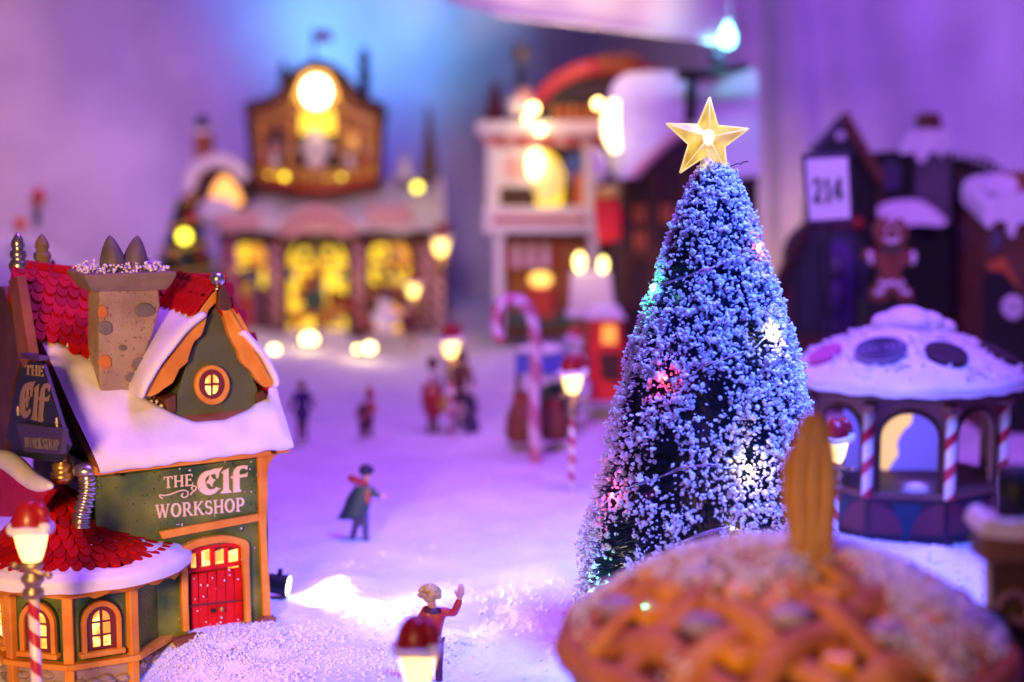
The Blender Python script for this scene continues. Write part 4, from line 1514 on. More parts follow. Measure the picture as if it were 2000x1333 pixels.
# ------------------------------------------------------------------ the toy shop at the back
BRW = mat('brown_brick_paint', (.22, .070, .025), .6, (.32, .11, .04), 5, bump=.2, bs=12)
BRWD = mat('chocolate_paint', (.055, .018, .012), .6)
PINKS = mat('pink_sign_paint', (.66, .36, .36), .55)
PINKL = mat('rose_column_paint', (.34, .14, .16), .5)
CANDYB = stripes('column_candy_stripe', (.66, .40, .42), (.20, .02, .03), 5.0, 1.0, .5)
BULB = glow('warm_bulb', (1.0, .66, .22), 14)
BULBY = glow('yellow_bulb', (1.0, .80, .05), 5)
SHOPY = glow('shop_interior_glow', (1.0, .66, .04), 1.25)
SHOPO = glow('amber_window_glow', (1.0, .42, .05), .9)
CLOCK = glow('clock_face_glow', (1.0, .86, .55), 9)
GOLDW = mat('golden_wood_paint', (.62, .32, .06), .5, (.46, .18, .03), 6)
ARCHR = mat('crimson_arch_paint', (.55, .01, .05), .4)
REDB = mat('bright_red_cloth', (.75, .015, .025), .5)
LETT = mat('sign_letter_paint', (.30, .10, .12), .5)

SY_ = 24.0
GY_B = 24.0
base = fx(640, 660, SY_)
TS = thing('toy_shop', 'brown toy shop with glowing clock gable, pink signs and yellow lit doorway', 'shop', (base.x, base.y, 0))
# lower storey as piers and lintels round real openings
wl_ = MB()
for x0, y0, x1, y1 in ((432, 440, 455, 664), (520, 440, 555, 664), (680, 440, 718, 664), (802, 440, 868, 664)):
    wl_.prism([fx(x, y, SY_) for x, y in rect(x0, y0, x1, y1)], (0, .9, 0))
for x0, y0, x1, y1 in ((455, 440, 520, 470), (455, 565, 520, 664), (555, 440, 680, 470), (718, 440, 802, 470), (718, 560, 802, 590)):
    wl_.prism([fx(x, y, SY_ + .002) for x, y in rect(x0, y0, x1, y1)], (0, .86, 0))
wl_.build('wall', BRW, TS)
MB().prism([fx(x, y, SY_ + .9) for x, y in rect(430, 440, 870, 662)], (0, 1.6, 0)).build('rear_wall', BRWD, TS)
slab('base_step', rect(425, 652, 872, 672), SY_ - .30, .5, SNOWP, TS, bevel=.02)
# doorway
slab('doorway_glow', arch(560, 462, 676, 652, 52, 12), SY_ + .55, .05, SHOPY, TS)
df = arch(550, 452, 686, 656, 58, 14)
di = arch(560, 462, 676, 656, 52, 14)[::-1]
slab('door_arch', df + di, SY_ - .10, .14, BRWD, TS)
for x in (617,):
    slab('mullion', rect(x - 3, 468, x + 3, 650), SY_ + .2, .05, ORNG, TS)
slab('transom', rect(562, 520, 675, 526), SY_ + .21, .05, ORNG, TS)
for k, (x, y, r, mt) in enumerate(((596, 492, 15, 'w'), (640, 490, 15, 'w'))):
    c = fx(x, y, SY_ + .12)
    ring = [c + Vector((math.cos(a) * r * sc(SY_), 0, math.sin(a) * r * sc(SY_))) for a in [2 * PI * q / 16 for q in range(17)]]
    MB().tube(ring, .045, 7, caps=False).build('wreath', mat('wreath_green_%d' % k, (.10, .22, .08), .7, (.3, .32, .15), 30), TS, smooth=True)
    px_ball('wreath_bow', x, y + r, SY_ + .05, 5, 5, REDC, TS)
for nm, pts, mt, dy in (('toy_horse', [(592, 545), (606, 538), (622, 520), (632, 534), (628, 560), (618, 585), (600, 590), (590, 575)], ORNG, .30), ('potted_plant', [(590, 580), (610, 562), (632, 572), (636, 592), (626, 606), (598, 606)], DKGRN, .15),
                        ('counter', rect(585, 600, 676, 622), GOLDW, .25), ('toy_box', rect(640, 572, 672, 600), ORNG, .3), ('shelf', rect(565, 610, 590, 632), REDC, .32)):
    slab(nm, pts, SY_ + dy, .10, mt, TS, bevel=.02, smooth=(3 if len(pts) > 4 else 0))
slab('counter_light', rect(590, 630, 676, 652), SY_ + .30, .04, SHOPY, TS)
# side windows
for x0, x1, y0, y1 in ((457, 520, 470, 562), (720, 800, 468, 556)):
    slab('window_glow', arch(x0, y0, x1, y1, 34), SY_ + .40, .05, SHOPY, TS)
    slab('window_frame', arch(x0 - 6, y0 - 6, x1 + 6, y1 + 4, 38) + arch(x0, y0, x1, y1, 34)[::-1], SY_ - .05, .09, BRWD, TS)
    slab('window_bar', rect((x0 + x1) / 2 - 2, y0, (x0 + x1) / 2 + 2, y1), SY_ + .05, .04, ORNG, TS)
    slab('window_bar', rect(x0, 512, x1, 519), SY_ + .06, .04, ORNG, TS)
    slab('window_display', [(x0 + 35, y0 + 10), (x1, y0 + 4), (x1, y0 + 60), (x0 + 42, y0 + 50)], SY_ + .25, .06, SHOPO, TS)
slab('display_niche', arch(735, 596, 785, 652, 20), SY_ - .012, .04, SHOPO, TS)
slab('display_light', ell(760, 636, 18, 14), SY_ - .06, .04, SHOPY, TS)
rgw = random.Random(8)
toyc = [REDC, DKGRN, mat('toy_teal', (.05, .30, .28), .5), ORNG, BEARD, mat('toy_blue', (.05, .12, .5), .5), GOLDW, BRWD]
for x0, x1, y0, y1, cnt_ in ((462, 516, 488, 556, 9), (566, 672, 500, 645, 18), (726, 796, 486, 552, 11)):
    for _ in range(cnt_):
        px_ball('shop_toy', rgw.uniform(x0, x1), y0 + (y1 - y0) * rgw.random() ** .7, SY_ + rgw.uniform(.2, .36), rgw.uniform(5, 11), rgw.uniform(6, 14), rgw.choice(toyc), TS)
for x_, mt_ in ((515, REDC), (536, BEARD), (566, GOLDW), (660, DKGRN), (684, BEARD), (716, REDC)):
    px_ball('balcony_figure', x_, 318, GY_B, 8, 15, mt_, TS)
    px_ball('balcony_figure_head', x_, 298, GY_B, 6, 7, SKIN, TS)
# spiral columns
for x in (536, 700, 848, 830):
    a, b = fx(x, 470, SY_ - .22), fx(x, 655, SY_ - .22)
    m = MB().tube([Vector((0, 0, b.z)), Vector((0, 0, a.z))], 13 * sc(SY_), 14)
    o = m.build('column', CANDYB, TS, smooth=True, local=True)
    o.location = (a.x - base.x, a.y - base.y, 0)
    slab('column_capital', rect(x - 20, 458, x + 20, 472), SY_ - .36, .26, BRWD, TS, bevel=.02)
    slab('column_base', rect(x - 18, 648, x + 18, 662), SY_ - .36, .26, BRWD, TS, bevel=.02)
# slide down from the door
pth2 = bez([(672, 598), (690, 612), (706, 634), (726, 650), (748, 656)], 6)
rows = [[fx(x, y - 6, SY_ - .45 + k * .06) + Vector((0, 0, .03 * abs(k - 2) ** 2 * .5)) for k in range(5)] for x, y in pth2]
MB().grid(rows, (0, 0, -.03)).build('slide', REDC, TS, smooth=True)
# cornice, signs
slab('cornice', [(424, 446), (560, 452), (875, 446), (872, 476), (700, 478), (545, 480), (428, 474)], SY_ - .18, .25, BRWD, TS, bevel=.02)
arc_o = [(537 + (700 - 537) * i / 16, 452 - 52 * math.sin(PI * i / 16) ** .8) for i in range(17)]
arc_i = [(700 - (700 - 537) * i / 16, 478 - 26 * math.sin(PI * i / 16)) for i in range(17)]
sgn_ = slab('arched_sign', arc_o + arc_i, SY_ - .34, .12, PINKS, TS, bevel=.015)
for i in range(11):                              # lettering too soft to read: a row of short raised strokes
    t_ = (i + 1.5) / 13
    x, y = 537 + 163 * t_, 452 - 52 * math.sin(PI * t_) ** .8 + 24
    slab('sign_letter', rect(x - 3.2, y - 7, x + 3.2, y + 7), SY_ - .36, .025, LETT, sgn_)
slab('name_board', [(424, 420), (506, 414), (512, 448), (426, 452)], SY_ - .30, .10, PINKS, TS, bevel=.02)
slab('name_board', [(716, 404), (800, 402), (808, 438), (716, 440)], SY_ - .30, .10, PINKS, TS, bevel=.02)
# snow roof over the lower storey
rows = []
for j in range(9):
    v = j / 8
    r = []
    for i in range(31):
        u = i / 30
        x = (420 + 448 * u) * (1 - v) + (490 + 368 * u) * v
        y = 446 * (1 - v) + (352 - 6 * u) * v
        r.append(fx(x, y + 3 * math.sin(i * 1.1), SY_ - .26 + 1.1 * v) + Vector((0, 0, .03 * noise.noise(Vector((u * 9, v * 5, 3))))))
    rows.append(r)
MB().grid(rows, (0, .06, -.06)).build('roof_snow', SNOWP, TS, smooth=True)
slab('roof_end', [(856, 345), (866, 350), (869, 446), (860, 446)], SY_ - .24, 1.0, SNOWP, TS)
# gable block with scroll outline
gab = [(500, 372), (494, 300), (486, 246), (478, 214), (516, 204), (545, 190), (560, 168), (578, 146), (602, 134), (620, 130), (640, 134), (664, 148), (684, 172), (700, 192), (726, 206), (752, 214), (744, 250), (740, 300), (738, 368)]
GY = SY_ + .10
ub = slab('gable', gab, GY, .8, BRW, TS, bevel=.02)
edge_o = [(478, 214), (516, 204), (545, 190), (560, 168), (578, 146), (602, 134), (620, 128), (640, 134), (664, 148), (684, 172), (700, 192), (726, 206), (752, 214)]
MB().tube([fx(x, y - 2, GY - .03) for x, y in bez(edge_o, 4)], .075, 8).build('gable_coping', BRWD, ub, smooth=True)
for a_, b_ in (((486, 220), (500, 365)), ((746, 220), (738, 362))):
    MB().tube([fx(*a_, GY - .02), fx(*b_, GY - .02)], .06, 8).build('gable_edge', BRWD, ub)
slab('brick_course', rect(500, 330, 738, 352), GY - .03, .05, GOLDW, ub)
px_ball('clock_face', 618, 180, GY - .06, 27, 30, CLOCK, ub, rd=8)
MB().tube([fx(618 + 37 * math.cos(a), 180 - 41 * math.sin(a), GY - .04) for a in [2 * PI * q / 24 for q in range(25)]], .035, 8, caps=False).build('clock_ring', GOLD, ub, smooth=True)
slab('lit_panel', arch(586, 210, 654, 262, 14), GY - .02, .04, SHOPY, ub)
slab('niche', arch(575, 256, 662, 340, 20), GY - .012, .03, BRWD, ub)
bear = slab('niche_shelf', rect(570, 330, 668, 340), GY - .25, .3, GOLDW, ub)
for x, y, rx, ry in ((617, 315, 21, 17), (617, 280, 20, 19), (598, 290, 9, 14), (638, 290, 9, 14)):
    px_ball('plush_toy', x, y, GY - .12, rx, ry, BEARD, ub)
px_ball('plush_hat', 615, 262, GY - .12, 13, 10, BEARD, ub)
px_ball('niche_ornament', 538, 290, GY - .04, 13, 17, PINKL, ub)
px_ball('niche_ornament', 508, 330, GY - .04, 9, 7, GOLDW, ub)
slab('golden_panel', arch(666, 242, 726, 342, 40), GY - .015, .04, GOLDW, ub)
px_ball('panel_relief', 690, 290, GY - .04, 17, 26, GOLD, ub, rd=6)
slab('golden_panel', arch(514, 250, 562, 342, 36), GY - .015, .04, BRWD, ub)
for x in (526, 548, 556, 640, 668, 672, 690, 714):
    px_ball('footlight', x, 345, GY - .08, 5, 5, BULBY if x % 3 else GOLDW, ub)
rows = [[fx(500 + 240 * i / 20, 352 + 26 * math.sin(PI * i / 20) - 8 * j, GY - .05 - .28 * math.sin(PI * i / 20)) for i in range(21)] for j in (0, 1, 2)]
MB().grid(rows, (0, .12, 0)).build('balcony_band', REDC, ub, smooth=True)
for x_ in (507, 568, 667, 733):
    slab('pilaster', rect(x_ - 5, 232, x_ + 5, 350), GY - .09, .10, GOLDW, ub, bevel=.02)
MB().tube([fx(x, y, GY - .06) for x, y in bez([(500, 236), (545, 226), (570, 206), (590, 150), (618, 138), (646, 150), (666, 206), (700, 226), (736, 236)], 4)], .04, 7).build('gold_moulding', GOLD, ub, smooth=True)
for i_ in range(13):
    x_ = 512 + 18 * i_
    yb_ = 352 + 26 * math.sin(PI * (x_ - 500) / 240)
    dep = GY - .10 - .28 * math.sin(PI * (x_ - 500) / 240)
    MB().tube([fx(x_, yb_ - 14, dep), fx(x_, yb_ - 34, dep)], .022, 6).build('baluster', GOLD, ub)
MB().tube([fx(500 + 240 * i_ / 20, 318 + 26 * math.sin(PI * i_ / 20), GY - .10 - .28 * math.sin(PI * i_ / 20)) for i_ in range(21)], .03, 7).build('balcony_rail', GOLDW, ub, smooth=True)
# roof ornaments
MB().tube([fx(612, 132, GY + .3), fx(612, 56, GY + .3)], .018, 6).build('flag_pole', NAVY, TS)
rows = [[fx(613 + 36 * i / 8, 60 + 22 * j + 3 * math.sin(i), GY + .3 + .04 * math.sin(i * 1.1)) for i in range(9)] for j in (0, 1)]
MB().grid(rows, (0, .01, 0)).build('flag', mat('magenta_flag', (.35, .03, .20), .6), TS, smooth=True)
for x, y0, y1, w in ((555, 120, 205, 9), (712, 92, 205, 11)):
    a, b = fx(x, y0, GY + .35), fx(x, y1, GY + .35)
    k = sc(GY)
    hh = a.z - b.z
    MB().lathe([(w * k, 0), (w * k, hh * .5), (w * k * 1.4, hh * .56), (w * k * .7, hh * .62), (w * k * 1.1, hh * .78), (w * k * .3, hh)], b, 10).build('spire', NAVY, TS, smooth=True)
# left annex
slab('annex_wall', arch(366, 312, 486, 446, 50), SY_ + .15, .8, BRWD, TS, bevel=.02)
MB().tube([fx(x, y, SY_ + .12) for x, y in bez([(366, 372), (378, 335), (404, 318), (428, 314), (456, 324), (482, 350)], 5)], .10, 10).build('annex_snow', SNOWP, TS, smooth=True)
slab('lit_niche', bez([(410, 398), (416, 368), (438, 342), (462, 368), (472, 398), (440, 404)], 4, True), SY_ + .08, .06, glow('dome_window_glow', (1.0, .45, .10), 1.6), TS)
px_ball('snow_heap', 425, 415, SY_ + .0, 42, 30, SNOWP, TS, rd=22)
cc = slab('annex_chimney', rect(379, 258, 412, 322), SY_ + .5, .25, BRW, TS, bevel=.01)
px_ball('chimney_cowl', 395, 240, SY_ + .6, 13, 15, NAVY, cc)
slab('chimney_snow', rect(377, 252, 414, 262), SY_ + .48, .3, SNOWP, cc, bevel=.03)
# right roof ornaments
a, b = fx(840, 220, SY_ + .5), fx(838, 350, SY_ + .5)
RTREE = mat('olive_bristle', (.12, .10, .04), .8, (.20, .14, .07), 14, bump=.8, bs=25)
m = MB()
hh = a.z - b.z
for q in range(5):
    m.lathe([(.17 * (1 - q * .17), hh * q * .19), (.02, hh * (q * .19 + .34))], b, 12)
m.build('rooftop_tree', RTREE, TS)
MB().lathe([(.16, 0), (.12, .14), (.07, .30), (.01, .42)], fx(790, 350, SY_ + .4), 12).build('snow_cone', SNOWP, TS, smooth=True)
px_ball('roof_bulb', 815, 366, SY_ - .1, 9, 9, BULBY, TS)
point('shop_glow', (0, -.9, 1.0), (1, .66, .15), 9, .2, TS)
point('clock_glow', (fx(618, 190, GY).x - base.x, -.7, fx(618, 190, GY).z), (1, .70, .30), 26, .2, TS)

# decorated tree beside it
Y = 22.6
t0 = fx(365, 560, Y)
DT = thing('decorated_tree', 'green tree with yellow garland and baubles left of the toy shop', 'tree', t0)
NEED = mat('pine_needles', (.012, .05, .016), .6, (.02, .10, .03), 20)
top_ = fx(372, 385, Y)
hh = top_.z - t0.z
rg = random.Random(3)
m = MB()
for i in range(2600):
    v = rg.random() ** 1.5
    r = .46 * (1 - v) * (.8 + .3 * ((v * 5) % 1)) + .03
    th = rg.uniform(0, 6.283)
    c = t0 + Vector((math.cos(th) * r * rg.uniform(.4, 1), math.sin(th) * r * rg.uniform(.4, 1), hh * v))
    e = c + Vector((math.cos(th), math.sin(th), -.5)) * .10
    w = Vector((-math.sin(th), math.cos(th), rg.uniform(-1, 1))) * .02
    m.add([c - w, c + w, e], [(0, 1, 2)])
tag(m.build('crown', NEED, DT), kind='stuff')
MB().tube([t0 - Vector((0, 0, .4)), top_], [.06, .015], 8).build('trunk', WOODD, DT)
gar = []
for i in range(60):
    v = i / 59
    r = .44 * (1 - v) + .06
    gar.append(t0 + Vector((math.cos(i * .42) * r, math.sin(i * .42) * r, hh * v)))
MB().tube(gar, .025, 6).build('garland', YELP, DT, smooth=True)
for x, y, r, mt in ((360, 462, 13, BULBY), (372, 424, 12, REDC), (340, 500, 9, GOLD), (392, 500, 9, REDC), (352, 530, 8, GOLD), (372, 390, 10, GOLD)):
    px_ball('bauble', x, y, Y - .42 + .2 * (y < 440), r, r, mt, DT)

# toys and figures before the toy shop
Y = 22.4
d0_ = fx(452, 640, Y)
DL = thing('doll', 'tall pink doll figure with pointed hat left of the shop doorway', 'doll', d0_)
k = sc(Y)
MB().lathe([(30 * k, 0), (28 * k, 30 * k), (18 * k, 70 * k), (15 * k, 92 * k), (6 * k, 104 * k)], d0_, 14).build('dress', mat('pink_dress', (.42, .10, .16), .5), DL, smooth=True)
px_ball('head', 452, 528, Y, 13, 14, SKIN, DL)
MB().lathe([(14 * k, 0), (11 * k, 20 * k), (5 * k, 45 * k), (1 * k, 60 * k)], fx(453, 520, Y), 12).build('hat', mat('pink_hat', (.45, .10, .20), .5), DL, smooth=True)
cw = bez([(470, 545), (482, 530), (496, 545), (502, 580), (500, 630)], 6)
tag(MB().tube([fx(x, y, Y - .2) for x, y in cw], 6 * k, 8).build('candy_hook', PURP, smooth=True), 'purple hooked candy stick right of the pink doll', 'candy stick')
g0 = fx(478, 640, Y - .1)
GF = thing('gift_bag', 'red and gold gift bag standing by the purple hooked stick', 'gift', g0)
MB().prism([fx(x, y, Y - .2) for x, y in rect(466, 580, 492, 640)], (0, .18, 0)).build('bag', REDC, GF, bevel=.01)
px_ball('stuffing', 479, 572, Y - .1, 13, 13, YELP, GF)
for nm, x, y, w, h_, mc, hc, lab in (('toy_bear', 752, 652, 22, 74, BEARD, BEARD, 'white toy bear with dark cap before the right shop window'), ('toy_soldier', 795, 652, 14, 60, DKRED, SKIN, 'dark red toy soldier right of the white bear')):
    b0_ = fx(x, y, Y)
    o = thing(nm, lab, 'toy', b0_)
    px_ball('body', x, y - h_ * .35, Y, w, h_ * .36, mc, o)
    px_ball('head', x, y - h_ * .80, Y, w * .7, w * .72, hc, o)
    px_ball('cap', x + 4, y - h_ * .98, Y, w * .72, w * .5, NAVY, o)
    for s in (-1, 1):
        MB().tube([fx(x + s * w * .7, y - h_ * .55, Y - .02), fx(x + s * w * 1.15, y - h_ * .35, Y - .06)], [.05, .04], 8).build('arm', mc, o, smooth=True)
        MB().tube([fx(x + s * w * .45, y - h_ * .15, Y - .03), fx(x + s * w * .5, y, Y - .06)], [.05, .045], 8).build('leg', mc, o, smooth=True)
# little ground spotlights in the snow before the shop
gl_ = [(536, 684, 21.6, 13, 'small round ground light left of the doorway'), (604, 664, 22.3, 22, 'large bright ground light below the shop doorway'), (722, 680, 21.8, 15, 'bright ground light below the right shop window'), (698, 682, 21.9, 8, 'dim ground light just left of the bright right one')]
for x, y, Y, r, lab in gl_:
    c = fx(x, y, Y)
    o = thing('ground_light', lab, 'light', c, 0, 'ground lights before the toy shop')
    px_ball('lens', x, y, Y, r * .65, r * .55, BULB, o, rd=6)
    MB().lathe([(r * sc(Y) * .8, -.12), (r * sc(Y) * .9, -.04), (r * sc(Y) * .6, .0)], c + Vector((0, .08, 0)), 12).build('housing', BLACK, o)
    point('ground_light_glow', (0, -.25, .06), (1, .72, .35), .16 * r, .08, o)

# ------------------------------------------------------------------ white striped shop, centre back
Y = 22.0
b1 = fx(1070, 660, Y)
WS = thing('striped_shop', 'tall white and red candy shop with arched red sign, behind the candy cane', 'shop', (b1.x, b1.y, 0))
slab('core', rect(972, 262, 1188, 660), Y + .5, 1.2, BRWD, WS)
slab('cornice', rect(930, 236, 1205, 263), Y - .15, 1.6, WHITE, WS, bevel=.02)
slab('frieze', rect(945, 263, 1190, 286), Y + .0, .5, PINKS, WS, bevel=.01)
for i in range(5):
    slab('frieze_stripe', rect(966 + 48 * i, 264, 984 + 48 * i, 285), Y - .02, .03, REDC, WS)
slab('corner_pillar', rect(950, 286, 976, 412), Y - .02, .55, WHITE, WS, bevel=.02)
slab('corner_pillar', rect(1140, 286, 1164, 412), Y - .02, .55, WHITE, WS, bevel=.02)
slab('upper_panel', rect(976, 290, 1044, 366), Y + .05, .2, WHITE, WS, bevel=.02)
slab('panel_relief', rect(988, 306, 1032, 350), Y + .03, .03, PINKS, WS, bevel=.01)
slab('dark_window', rect(976, 368, 1046, 408), Y + .1, .1, BRWD, WS)
slab('lit_bay', [(1048, 300), (1066, 294), (1088, 310), (1102, 340), (1098, 400), (1048, 406)], Y + .15, .1, SHOPY, WS)
px_ball('bay_lamp', 1047, 322, Y - .05, 17, 30, glow('bay_lamp_glow', (1, .72, .28), 6), WS)
px_ball('bay_shade', 1068, 352, Y + .05, 30, 46, glow('bay_shade_glow', (1.0, .70, .25), .55), WS)
slab('blue_panel', ell(1125, 330, 24, 34), Y + .1, .1, mat('blue_panel_paint', (.05, .10, .35), .5), WS)
slab('orange_panel', rect(1120, 340, 1146, 406), Y + .06, .1, ORNG, WS)
slab('balcony', rect(944, 406, 1168, 456), Y - .25, .8, WHITE, WS, bevel=.02)
slab('balcony_stripe', rect(962, 424, 1146, 436), Y - .265, .03, REDC, WS)
for x in (966, 1150):
    slab('lower_pillar', rect(x, 456, x + 18, 652), Y - .18, .3, WHITE, WS, bevel=.02)
slab('shop_front', rect(984, 470, 1150, 656), Y + .3, .2, BRW, WS)
for i in range(7):
    x = 988 + 14 * i
    rows = [[fx(x + 14 * q, 478 + 44 * j, Y + .2 - .35 * j) for q in (0, 1)] for j in (0, 1)]
    MB().grid(rows, (0, .02, 0)).build('awning_stripe', WHITE if i % 2 else REDC, WS)
px_ball('counter_lamp', 1056, 546, Y + .0, 22, 14, glow('counter_lamp_glow', (1, .60, .12), 2.2), WS)
slab('counter', rect(1028, 560, 1084, 622), Y - .1, .3, REDC, WS, bevel=.02)
slab('window_box', rect(990, 610, 1160, 640), Y - .05, .2, DKGRN, WS, bevel=.03)
# arched red sign on the roof
ao = ell(1192, 252, 172, 140, 22, 8, 162)
ai = ell(1192, 256, 148, 112, 22, 162, 8)
slab('sign_backing', ell(1192, 256, 150, 116, 22, 6, 174), Y + .32, .06, BLACKG, WS)
ar = slab('sign_arch', ao + ai, Y + .25, .18, ARCHR, WS, bevel=.03)
slab('name_plate', [(1172, 108), (1246, 106), (1244, 138), (1174, 140)], Y + .20, .08, GOLDW, ar, bevel=.02)
for i in range(4):
    slab('plate_letter', rect(1186 + 13 * i, 116, 1193 + 13 * i, 130), Y + .18, .025, LETT, ar)
for i in range(6):
    slab('sign_letter', rect(1122 + 17 * i, 170 - 5 * math.sin(i * .6), 1133 + 17 * i, 188 - 5 * math.sin(i * .6)), Y + .29, .03, PURPLE, WS)
for i in range(7):
    slab('roof_gift', rect(1078 + 17 * i, 205 + 3 * (i % 2), 1090 + 17 * i, 236), Y + .15, .1, ORNG if i % 2 else GOLDW, WS, bevel=.01)
for x, y, r, g_ in ((1055, 254, 14, 1), (1168, 203, 14, 1), (1042, 212, 15, 1), (1030, 232, 9, 1)):
    px_ball('sign_bulb', x, y, Y - .25, r * .6, r * .6, BULB, WS)
for x, y, r in ((1008, 205, 20), (1022, 186, 16), (1030, 210, 18)):
    px_ball('candy_swirl', x, y, Y - .05, r, r, BEARD if r != 16 else PINKS, WS, rd=10)
MB().tube([fx(1018, 236, Y + .3), fx(1018, 130, Y + .3)], .05, 8).build('finial_pole', NAVY, WS)
px_ball('finial_disc', 1018, 105, Y + .3, 19, 22, GREYB, WS, rd=6)
MB().lathe([(.14, 0), (.10, .2), (.05, .42), (.01, .52)], fx(966, 236, Y + .2), 12).build('rooftop_tree', DKRED, WS, smooth=True)
point('sign_glow', (fx(1050, 240, Y).x - b1.x, -.6, fx(1050, 240, Y).z), (1, .7, .3), 5, .15, WS)
point('arch_fill', (fx(1180, 170, Y).x - b1.x, -.7, fx(1180, 170, Y).z), (1, .30, .30), 15, .2, WS)  # added reddish fill before the arch, makes its red brighter
point('bay_glow', (fx(1050, 330, Y).x - b1.x, -.5, fx(1050, 340, Y).z), (1, .65, .2), 5, .15, WS)

# ------------------------------------------------------------------ dark timber house with snow roof, behind the tree
Y = 19.6
b2 = fx(1340, 760, Y)
SH = thing('timber_house', 'dark timber house with thick lavender snow roof right behind the flocked tree', 'house', (b2.x, b2.y, 0))
TIMB = mat('dark_timber', (.035, .014, .014), .6, (.06, .025, .02), 5, bump=.3, bs=10)
slab('wall', [(1214, 350), (1240, 330), (1300, 250), (1480, 250), (1482, 760), (1214, 760)], Y + .15, 1.2, TIMB, SH)


def snow_slab(name, pts, Y0, Y1, parent, th=.10):
    """quilted snow sheet: outline, leaning back from Y0 at its lower edge to Y1 at its top"""
    pts = bez(pts, 5, True)
    ys = [p[1] for p in pts]
    lo, hi = min(ys), max(ys)
    return MB().prism([fx(x, y, Y0 + (Y1 - Y0) * (hi - y) / (hi - lo)) for x, y in pts], (0, th, th * .2)).build(name, SNOWP, parent, bevel=.05, seg=3)


snow_slab('roof_snow', [(1200, 162), (1232, 142), (1290, 140), (1332, 146), (1346, 190), (1346, 236), (1316, 262), (1286, 292), (1262, 322), (1238, 348), (1206, 350), (1190, 318), (1184, 250), (1188, 200)], Y - .20, Y + .30, SH)
snow_slab('roof_snow', [(1352, 178), (1400, 158), (1462, 140), (1480, 146), (1484, 220), (1486, 330), (1470, 346), (1420, 344), (1380, 300), (1352, 262)], Y - .15, Y + .35, SH)
MB().tube([fx(x, y, Y - .24) for x, y in ((1340, 250), (1300, 282), (1262, 318), (1236, 346))], .06, 8).build('barge_board', PINKS, SH)
for x, y in ((1236, 400), (1238, 452), (1290, 400)):
    slab('window', rect(x, y, x + 24, y + 36), Y + .12, .05, PANEO if False else ORNG, SH)
    slab('window_bar', rect(x + 10, y, x + 13, y + 36), Y + .10, .03, TIMB, SH)
for x in (1216, 1270, 1330):
    slab('timber_post', rect(x, 330, x + 14, 760), Y + .08, .08, WOODD, SH)
slab('timber_beam', rect(1214, 490, 1480, 506), Y + .06, .10, WOODD, SH)
MB().tube([fx(1348, 238, Y + .0), fx(1350, 190, Y + .0), fx(1352, 150, Y + .02)], 11 * sc(Y), 10).build('stove_pipe', BLACK, SH, smooth=True)
MB().tube([fx(1322, 148, Y), fx(1385, 144, Y), fx(1462, 130, Y)], [11 * sc(Y), 11 * sc(Y), 6 * sc(Y)], 10).build('pipe_arm', BLACK, SH, smooth=True)
px_ball('pipe_cowl', 1400, 112, Y + .1, 18, 20, GREYB, SH)
MB().tube([fx(x, y, Y - .34) for x, y in ((1200, 196), (1192, 230), (1194, 268), (1204, 296))], [.05, .09, .09, .05], 10).build('rope_light', glow('rope_light_glow', (1, .76, .35), 5), SH, smooth=True)
point('rope_glow', (fx(1180, 240, Y).x - b2.x, -.9, fx(1180, 240, Y).z), (1, .7, .3), 1.0, .15, SH)
wp = fx(1505, 600, 25.6)
wsh = spot('wall_wash_lamp', wp, fx(1535, 430, 28.2), (1, .58, .10), 170, 80, .15)
wsh.parent = SH
wsh.location = wp - SH.location

# red stocking banner with its snow-white top, between the two shops
Y = 19.2
RB = thing('red_banner', 'red hanging stocking banner with white and yellow top, left of the timber house', 'banner', fx(1190, 470, Y))
slab('cloth', [(1160, 384), (1205, 380), (1216, 420), (1214, 470), (1170, 478), (1162, 430)], Y, .12, REDB, RB, bevel=.04)
px_ball('fur_cuff', 1186, 376, Y + .05, 28, 13, YELP, RB)
px_ball('teddy', 1172, 330, Y + .08, 17, 28, BEARD, RB)
px_ball('teddy_head', 1166, 305, Y + .08, 14, 14, BEARD, RB)
MB().tube([fx(1190, 378, Y + .08), fx(1192, 470, Y + .6), fx(1192, 700, Y + .6)], .04, 8).build('pole', WOODD, RB)

# bright twin lantern and white sign box
Y = 18.8
LB = thing('lantern_box', 'white sign box with two bright yellow lanterns on top, left of the tree', 'lantern', fx(1155, 612, Y))
slab('box', [(1116, 536), (1192, 532), (1202, 612), (1112, 614)], Y, .30, WHITE, LB, bevel=.02)
for x, y, w, h_ in ((1132, 512, 11, 19), (1178, 517, 9, 15)):
    px_ball('lantern', x, y, Y + .1, w, h_, glow('lantern_glow', (1, .78, .22), 5.5), LB)
slab('ledge', rect(1106, 612, 1208, 622), Y - .05, .40, SNOWP, LB, bevel=.02)
RP = slab('stand', rect(1126, 622, 1196, 780), Y + .05, .25, BRW, LB)
point('lantern_light', (fx(1150, 500, Y).x - fx(1155, 612, Y).x, -.4, .65), (1, .72, .25), 5, .1, LB)
# red sleigh-like booth
Y = 17.4
BO = thing('red_booth', 'bright red booth with amber window, left edge of the flocked tree', 'booth', fx(1178, 785, Y))
bo = [(1150, 640), (1160, 624), (1206, 622), (1216, 640), (1222, 784), (1148, 786)]
slab('wall', bo, Y + .02, .5, REDB, BO, bevel=.03)
slab('window', rect(1176, 636, 1204, 672), Y - .005, .03, SHOPO, BO)
slab('panel', [(1170, 690), (1212, 690), (1212, 748), (1174, 742)], Y + .0, .03, BRWD, BO, bevel=.01)
slab('roof_snow', [(1140, 626), (1160, 608), (1210, 606), (1226, 626)], Y - .06, .62, SNOWP, BO, bevel=.03)

